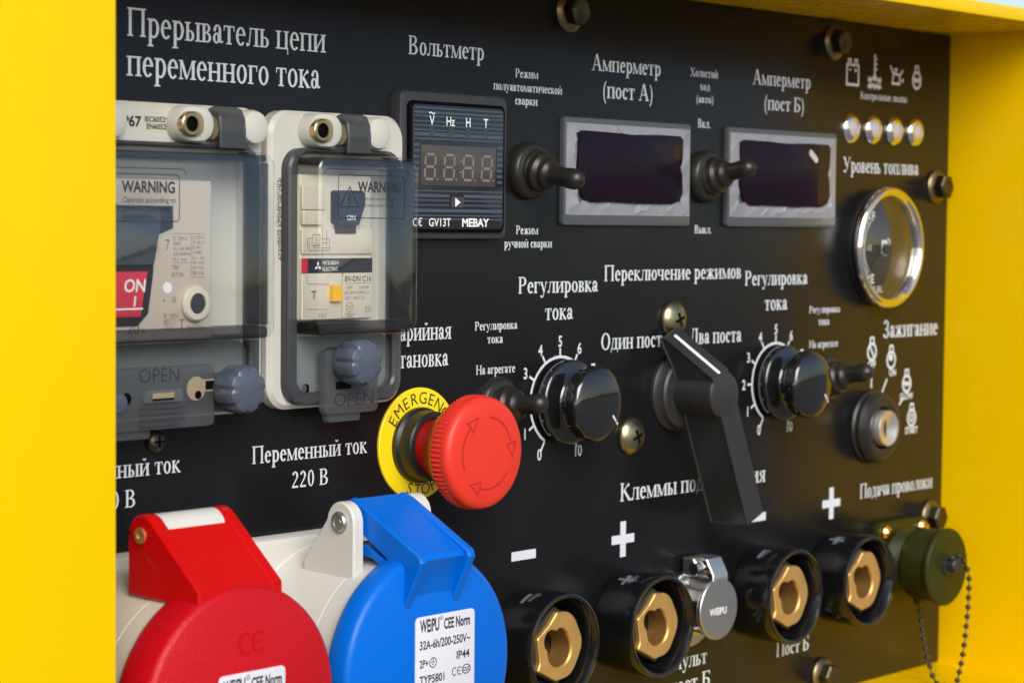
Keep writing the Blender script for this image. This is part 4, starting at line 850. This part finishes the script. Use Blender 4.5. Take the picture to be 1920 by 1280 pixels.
# ------------------------------------------------------------------ weld terminals
OUTL = [(-1.0, 14.3), (4.5, 11.6), (10.8, 8.0), (13.2, 5.1), (14.1, 1.3), (14.0, -2.8), (13.6, -7.1), (8.8, -11.8), (4.1, -14.5), (-1.3, -14.3), (-5.9, -11.9), (-12.8, -8.6), (-11.4, -5.8), (-11.8, -2.2), (-13.1, 4.5), (-10.0, 6.4), (-5.5, 9.6), (-3.3, 11.8)]
HOLE = [(-1.6, 6.6), (1.5, 6.5), (5.4, 4.6), (7.4, 1.2), (7.4, -2.4), (5.6, -6.2), (2.5, -7.8), (-1.4, -8.0), (-4.9, -5.7), (-6.5, -3.0), (-6.9, -1.6), (-8.3, .8), (-8.5, 3.4), (-6.8, 5.6), (-3.9, 5.9)]
def by_angle(P, n=72):
    out = []
    for i in range(n):
        a = 2*pi*i/n; dx, dz = cos(a), sin(a); best = 0
        for j in range(len(P)):
            (ax, az), (bx, bz) = P[j-1], P[j]; ex, ez = bx-ax, bz-az; den = dx*ez-dz*ex
            if abs(den) < 1e-9: continue
            t = (ax*ez-az*ex)/den; u = (ax*dz-az*dx)/den
            if -1e-6 <= u <= 1+1e-6 and t > best: best = t
        out.append((dx*best, dz*best))
    return out
NB = 144
def two_lobes():
    out = []
    for i in range(NB):
        a = 2*pi*i/NB; best = 0
        for cx_, cz_, r_ in ((.5, -1.5, 7.2), (-4.3, 2.6, 4.4), (1.2, 2.2, 4.9)):
            b_ = cx_*cos(a)+cz_*sin(a); q_ = b_*b_-(cx_*cx_+cz_*cz_-r_*r_)
            if q_ > 0: best = max(best, b_+math.sqrt(q_))
        out.append((best*cos(a), best*sin(a)))
    return out
def outline():
    P = by_angle(OUTL, NB); out = []
    for i, (u, w) in enumerate(P):
        a = 2*pi*i/NB; k = max(0.0, min(1.0, (cos(a)+.15)/.35)); r = hypot(u, w); R = 14.1+.35*cos(6*a)
        rr = r*(1-k)+R*k; out.append((rr*cos(a), rr*sin(a)))
    return out
OB, HB = outline(), two_lobes()
def terminal(x, z, plus, label):
    t = thing('weld_terminal', x, 0, z, label, 'weld terminal', 'black weld cable terminals with brass inserts')
    b = MB(); b.lathe([(20.6, 0), (21.2, 1.5), (21.6, 3.0), (22.1, 22.0), (21.7, 22.9), (20.9, 23.2), (20.0, 22.9), (19.3, 21.8), (17.6, 15.0), (17.2, 9.0), (0, 8.8)], x, z, 72); b.build('insulator', GLOSS2, t)
    b = MB(); a = radians(116); sg = lambda u, w, dr: (x+(22+dr)*cos(a+u/22), 10+w, z+(22+dr)*sin(a+u/22))
    for k, pl in enumerate(([(-.7, -4), (.7, -4), (.7, 4), (-.7, 4)], [(-3.4, -.7), (3.4, -.7), (3.4, .7), (-3.4, .7)]) if plus else ([(-3.4, -.8), (3.4, -.8), (3.4, .8), (-3.4, .8)],)):
        u0, u1, w0, w1 = pl[0][0], pl[1][0], pl[0][1], pl[2][1]; us = [u0+(u1-u0)*i/8 for i in range(9)]
        rim_ = [(u, w0) for u in us]+[(u, w1) for u in reversed(us)]
        LA = [[sg(u, w, -.6) for u, w in rim_], [sg(u, w, -.12+.02*k) for u, w in rim_]]
        b.loops(LA, False, False); T_ = [b.v(*p) for p in LA[1]]
        for i in range(8): b.face([T_[i], T_[i+1], T_[16-i], T_[17-i]])
    b.build('embossed_mark', mat_mark, t)
    b = MB(); H = [(x+u*1.16, z+w*1.16) for u, w in OB]; hx = [(x+u, z+w) for u, w in by_angle([(16*cos(radians(60*i+95)), 16*sin(radians(60*i+95))) for i in range(6)], NB)]
    b.ring(hx, [(x+u, z+w) for u, w in OB], 9, 17.6, 0); b.build('hex_seat', BLKM, t)
    b = MB(); O = [(x+u, z+w) for u, w in OB]; Hh = [(x+u, z+w) for u, w in HB]
    b.loops([[(p, 17, q) for p, q in O], [(p, 19.2, q) for p, q in O], [(p, 19.6, q) for p, q in shrink(O, .4)], [(p, 19.6, q) for p, q in [(x+u*1.06, z+w*1.06) for u, w in HB]], [(p, 18.9, q) for p, q in Hh], [(p, 18.2, q) for p, q in Hh]], cap0=False, cap1=False); bi = b.build('brass_insert', BRASS, t)
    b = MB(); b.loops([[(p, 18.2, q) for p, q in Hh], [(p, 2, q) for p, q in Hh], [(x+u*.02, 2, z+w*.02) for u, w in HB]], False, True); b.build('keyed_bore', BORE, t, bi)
    return t
BORE = mat('shaded_bore_brass', (0.30, 0.165, 0.045), 0.5, 0.6, var=(200, .2))  # shade inside the bores, put into a darker brass colour
GLOSS2 = mat('black_insulator_plastic', (0.005, 0.005, 0.006), 0.13, spec=0.6, rvar=(90, 0.06), specks=(450, .25, (.06, .06, .055)))
mat_mark = mat('worn_grey_emboss', (0.13, 0.145, 0.165), .35)
terminal(63.0, -84.6, False, 'weld terminal under the left minus sign, nearest the blue socket')
terminal(127.0, -84.6, True, 'weld terminal under the left plus sign, beside the steel capped socket')
terminal(225.4, -83.8, False, 'weld terminal under the half hidden minus sign, right of the steel capped socket')
terminal(287.0, -83.8, True, 'weld terminal under the right plus sign, beside the olive connector')

# ------------------------------------------------------------------ round control socket with sprung steel cap
cs = thing('capped_socket', 175.8, 0, -84, 'small steel control socket with a round sprung lid and top hinge', 'socket')
cx, cz = 175.8, -84.0
b = MB(); b.lathe([(17.5, 0), (17.5, 1.6), (16.8, 2.2), (12, 2.3)], cx-1.2, cz-1.0, 48); b.build('flange', STEEL, cs)
b = MB(); b.lathe([(13.6, 2), (13.0, 5), (12.2, 9), (12.6, 12), (12.6, 14)], cx, cz, 48); b.build('socket_body', CHROME, cs)
b = MB(); b.lathe([(13.4, 13.8), (13.7, 14.2), (13.7, 15.6), (13.4, 16.0), (0, 16.05)], cx, cz, 56)
lid = b.build('lid', STEEL, cs)
b = MB(); b.side(cx-4.6, cx+6.2, [(16.0, cz+11), (16.0, cz+15.4), (12.2, cz+22.2), (9.0, cz+22.8), (9.0, cz+21.6), (11.6, cz+21.0), (14.8, cz+15.0), (14.8, cz+11)], .3); b.build('lid_strap', STEEL, cs, lid)
b = MB(); b.side(cx-9.0, cx+7.0, [(2, cz+14.5), (2, cz+22.4), (8, cz+22.6), (10, cz+20.5), (10, cz+15), (8, cz+14.5)], .5); b.build('hinge_block', STEEL, cs)
b = MB(); b.lathe([(0, cx-10.6), (2.6, cx-10.6), (2.6, cx+8), (0, cx+8)], 9.5, cz+18.2, 24, axis='x'); b.build('hinge_pin', CHROME, cs)
b = MB(); sans(b, 'WEIPU', cx-7, cx+5.4, cz-2.4, 3.0, 16.12, .02); b.build('embossed_word', WINK, cs, lid, orient=1)

# ------------------------------------------------------------------ olive military style connector with its capped front and bead chain
mc = thing('capped_connector', 346.2, 0, -82.4, 'olive green round connector with a screwed dust cap on a bead chain', 'connector')
mx, mz = 346.0, -82.2
b = MB(); b.slab(rrect(mx-21.5, mx+23.5, mz-21, mz+20.5, 3.5, 5), 0, 3.2, .6); b.build('flange', OLV, mc)
for sx, sz in ((-1, 1), (1, 1), (-1, -1), (1, -1)):
    b = MB(); b.lathe([(3.6, 3), (3.6, 4.8), (2.6, 6.0), (1.6, 6.2), (1.6, 7.6), (0, 7.7)], mx+1+sx*16.6, mz+sz*15.6, 20); b.build('flange_screw', GOLD, mc)
prof = [(15.6, 3)]
for i in range(6): prof += [(15.6, 4.2+1.5*i), (16.5, 4.9+1.5*i)]
prof += [(15.4, 13.2), (15.4, 14)]
b = MB(); b.lathe(prof, mx, mz, 56); b.build('threaded_barrel', OLV, mc)
b = MB(); rm = lambda a, q: 1+.006*(1 if cos(80*a) > 0 else -1) if 15 < q < 27 else 1
b.lathe([(15.6, 13.4), (17.6, 13.6), (17.8, 14.4), (17.8, 27.4), (19.2, 27.8), (19.4, 28.6), (19.2, 29.6), (18.4, 30.2), (0, 30.4)], mx, mz-.4, 160, rm); cp = b.build('dust_cap', OLV, mc)
b = MB(); b.lathe([(5.4, 30.2), (5.4, 31.2), (3.0, 31.4), (2.8, 33.0), (3.6, 33.4), (3.6, 35.4), (3.0, 36.0), (0, 36.2)], mx-.4, mz+1.0, 32); b.build('cap_stud', BLKM, mc, cp)
LP = [(345.7, 14, -102.0), (344.2, 16, -107.5), (342.6, 18, -112.7), (341.0, 20, -117.6), (339.4, 22, -122.2), (338.3, 24, -126.6), (337.2, 26, -130.4), (336.6, 28, -135.1), (335.6, 31, -138.9), (334.6, 35, -139.2), (334.0, 39, -139.2)]
RP = [(343.4, 34, -77.4), (347.3, 35, -76.2), (350.3, 36, -78.0), (352.9, 37, -82.4), (353.4, 38, -87.2), (353.6, 38, -92.5), (353.3, 38, -97.8), (353.0, 38, -103.2), (352.2, 38, -108.4), (350.5, 38.5, -113.5), (348.9, 39, -118.5), (346.7, 39.5, -123.5), (344.5, 40, -128.4), (340.5, 41, -133.5), (336.6, 42, -138.0), (334.6, 41, -139.2)]
def resample(P, st):
    out = [Vector(P[0])]; acc = 0
    for a, c in zip(P, P[1:]):
        a, c = Vector(a), Vector(c); l = (c-a).length; s = st-acc
        while s <= l: out.append(a+(c-a)*(s/l)); s += st
        acc = l-(s-st)
    return out
b = MB()
for P in (LP, RP):
    Q = resample(P, 4.75)
    for q in Q: b.ball(q.x, q.y, q.z, 1.42, 12)
    b.tube([tuple(p) for p in P], .34, 6)
b.build('bead_chain', BEAD, mc, sharp=80)
b = MB(); b.lathe([(2.4, 12.6), (2.4, 14.6), (0, 14.7)], 345.7, -101.0, 16); b.build('chain_eye', OLV, mc)

# ------------------------------------------------------------------ mains sockets
def socket_body(t, x, z, matb):
    b = MB(); b.slab(rrect(x-43.5, x+43.5, z-44, z+42.6, 6, 6), 0, 7.5, 2.6); fl = b.build('mounting_flange', matb, t)
    b = MB(); b.lathe([(41.5, 6), (38.6, 8), (37.8, 14), (37.2, 40.0), (36.9, 40.2), (36.9, 40.6), (37.4, 40.8), (37.6, 54), (30, 54.4)], x, z, 96); b.build('socket_barrel', matb, t)
    for sx in (-1, 1):
        for sz in (-1, 1):
            b = MB(); q = circ(x+sx*36.5, z+sz*36.0, 3.6, 6); b.lathe([(5, 7.4), (5, 8.4), (3.6, 8.6)], x+sx*36.5, z+sz*36, 20); b.slab(q, 8, 11.4, .5); b.build('flange_bolt', STEEL, t, fl)
SX, SZ = -56.0, -70.3
bs = thing('blue_mains_socket', SX, 0, SZ, 'white round mains socket with a blue spring lid and a printed white rating label', 'mains socket')
socket_body(bs, SX, SZ, WHT)
b = MB(); b.lathe([(39.5, 52.5), (41.0, 53.2), (41.4, 54.6), (41.3, 60.6), (40.4, 62.4), (38.6, 63.1), (0, 63.2)], SX, SZ, 120); lid = b.build('lid', BLU, bs, sharp=50)
b = MB()                                             # hinge plate and its two ribs
for x0 in (SX-13.8, SX+10.2):
    rib = [(31.5, SZ+52.5), (33, SZ+57.2), (36.5, SZ+58.8), (41, SZ+57.2), (70.4, SZ+41.8), (71.4, SZ+39.4), (63.4, SZ+23), (55, SZ+30), (55, SZ+38.5)]
    b.side(x0, x0+3.6, rib, .7)
web = [(33, SZ+52), (33.5, SZ+57.0), (36.5, SZ+58.5), (41, SZ+56.9), (67.6, SZ+41.6), (68.6, SZ+39.6), (65.2, SZ+34.0), (63.3, SZ+27), (55, SZ+29), (55, SZ+38.5), (41, SZ+49)]
b.side(SX-10.6, SX+10.6, web, .3); b.build('lid_hinge_plate', BLU, bs, lid)
b = MB(); b.side(SX-13.2, SX+13.2, [(36, SZ+39.0), (36, SZ+43.0), (44, SZ+42.6), (57, SZ+36.5), (57, SZ+33), (46, SZ+38.6)], .4); b.build('lid_lower_arm', BLU, bs, lid)
b = MB(); b.slab(rrect(-64.4, -34.3, SZ-5.4-21.4, SZ+19.0, 1.8, 5), 63.0, 63.45, .12); lb = b.build('rating_label', LABEL, bs, lid)
b = MB(); lx, lz, dd = -63.2, -50.8, 63.5
def L_(s, x0, x1, zb, cp, bo=.02): sans(b, s, lx+x0, lx+x1, lz+zb, cp, dd, bo)
L_('WEiPU', .9, 10.6, -6.0, 4.3, .028); sans_c(b, '\u00ae', lx+11.7, lz-2.0, 1.6, dd); L_('CEE Norm', 13.0, 26.4, -6.0, 3.6, .03)
L_('32A-6h/200-250V~', .9, 26.6, -12.0, 2.9); L_('IP44', 19.6, 26.2, -17.6, 2.7); L_('2P+', .9, 5.2, -18.4, 2.7); L_('TYP5801', .9, 13.4, -24.2, 2.8); L_('GB/T11918.1.2', .9, 20.6, -30.2, 2.6)
b.line(circ(lx+7.6, lz-17.2, 1.7, 20), .35, dd, True); b.line([(lx+6.6, lz-17), (lx+8.6, lz-17)], .3, dd); b.line([(lx+7.6, lz-17), (lx+7.6, lz-15.8)], .3, dd); b.line([(lx+7, lz-17.8), (lx+8.2, lz-17.8)], .3, dd)
for ox in (0, 2.6): b.line([(lx+18.6+ox+1.2*cos(radians(50+26*i)), lz-22.0+1.35*sin(radians(50+26*i))) for i in range(11)], .35, dd)
b.line([(lx+20.2, lz-22.0), (lx+21.6, lz-22.0)], .3, dd)
b.line([(lx+24.6+2.1*cos(2*pi*i/20), lz-21.8+1.6*sin(2*pi*i/20)) for i in range(20)], .35, dd, True); sans_c(b, 'CQC', lx+24.6, lz-21.8, 1.3, dd, .8, .03)
b.build('lettering', BINK, bs, lb, orient=1)
def lug(t, x0, x1, z, m):
    n = 10; arc = [(37.0+7.0*cos(radians(175-175*i/n)), z+51.0+7.2*sin(radians(175-175*i/n))) for i in range(n+1)]
    b = MB(); b.side(x0, x1, [(18, z+36), (20, z+38)]+arc+[(44.0, z+30), (18, z+30)], .6); return b.build('hinge_lug', m, t)
lg = lug(bs, SX-19.6, SX-14.6, SZ, WHT); lug(bs, SX+14.6, SX+19.6, SZ, WHT)
b = MB(); b.lathe([(0, SX-20.9), (1.2, SX-20.9), (1.3, SX-20.6), (2.2, SX-20.6), (2.3, SX-20.9), (3.0, SX-20.9), (3.4, SX-20.3), (3.8, SX-20.3), (3.8, SX-19), (0, SX-19)], 37, SZ+51, 28, axis='x'); b.build('pin_head', STEEL, bs, lg)
b = MB(); b.lathe([(0, SX-18), (2.6, SX-18), (2.6, SX+18), (0, SX+18)], 37, SZ+51, 20, axis='x'); b.build('hinge_pin', DARK, bs)

SX2, SZ2 = -145.6, -69.6
rs = thing('red_mains_socket', SX2, 0, SZ2, 'white round mains socket, tinted by painted yellow bounce light, with a red spring lid, beside the yellow front post', 'mains socket')
socket_body(rs, SX2, SZ2, WHT_BOUNCE := mat('bounce_tinted_white_plastic', (0.58, 0.53, 0.42), .32, var=(30, .05), bump=(1800, .08, .08)))  # white plastic with the post's yellow bounce light mixed into its colour
b = MB(); b.lathe([(38.2, 50.5), (39.4, 51.2), (39.8, 52.6), (39.7, 64.4), (39.0, 66.2), (37.6, 67.0), (0, 67.2)], SX2, SZ2, 120); rl2 = b.build('lid', REDG, rs, sharp=50)
b = MB(); n = 10; zc = SZ2+53.8; arc = [(37+7.2*cos(radians(180-130*i/n)), zc+7.2*sin(radians(180-130*i/n))) for i in range(n+1)]
prof = [(29.8, SZ2+34.6), (29.8, zc)]+arc+[(65.6, SZ2+39.2), (65.6, SZ2+30), (58, SZ2+30), (56, SZ2+33.5)]
b.side(SX2-17.6, SX2-12.2, prof, .7); b.side(SX2+12.6, SX2+17.6, prof, .7)
mid = [(37.5, zc+1.5), (43.6, zc+2.6), (65.4, SZ2+39.0), (65.4, SZ2+30.5), (58, SZ2+30.5), (58, SZ2+36)]
b.side(SX2-12.6, SX2+13.0, mid, .1); b.build('lid_hood', RED, rs, rl2)
b = MB(); b.lathe([(0, SX2-12.0), (6.9, SX2-12.0), (6.9, SX2+12.4), (0, SX2+12.4)], 36.4, zc, 40, axis='x'); b.build('hinge_barrel', WHT, rs)
b = MB(); b.lathe([(0, SX2-17.9), (1.2, SX2-17.9), (1.2, SX2-18.3), (2.6, SX2-18.3), (2.6, SX2-17), (0, SX2-17)], 36.6, zc+.4, 24, axis='x'); b.build('hinge_pin', BRASS, rs)
b = MB(); b.side(SX2-10, SX2-4, [(34, SZ2+34), (34, SZ2+38), (52, SZ2+38), (52, SZ2+34)], .5); b.build('hinge_stop', CRM, rs)
b = MB(); lzt = SZ2+11.9; lb2x0, lb2x1 = -156.6, -128.6; b.slab(rrect(lb2x0, lb2x1, lzt-38, lzt, 1.8, 5), 67.0, 67.5, .12); lb2 = b.build('rating_label', LABEL, rs, rl2)
b = MB(); sans(b, 'WEiPU', lb2x0+1.6, lb2x0+10.8, lzt-5.6, 3.9, 67.56, .028); sans_c(b, '\u00ae', lb2x0+12, lzt-1.8, 1.6, 67.56); sans(b, 'CEE Norm', lb2x0+13.4, lb2x1-1.6, lzt-5.6, 3.4, 67.56, .03); b.build('lettering', BINK, rs, lb2, orient=1)
b = MB()
for ox in (0, 5.6): b.line([(-145.2+ox+2.6*cos(radians(50+26*i)), -48.4+3.2*sin(radians(50+26*i))) for i in range(11)], .8, 67.32)
b.line([(-141.6, -48.4), (-138.6, -48.4)], .7, 67.33); b.build('embossed_mark', RED, rs, rl2, orient=1)

for o in bpy.data.objects:
    if '_o' in o.keys(): del o['_o']
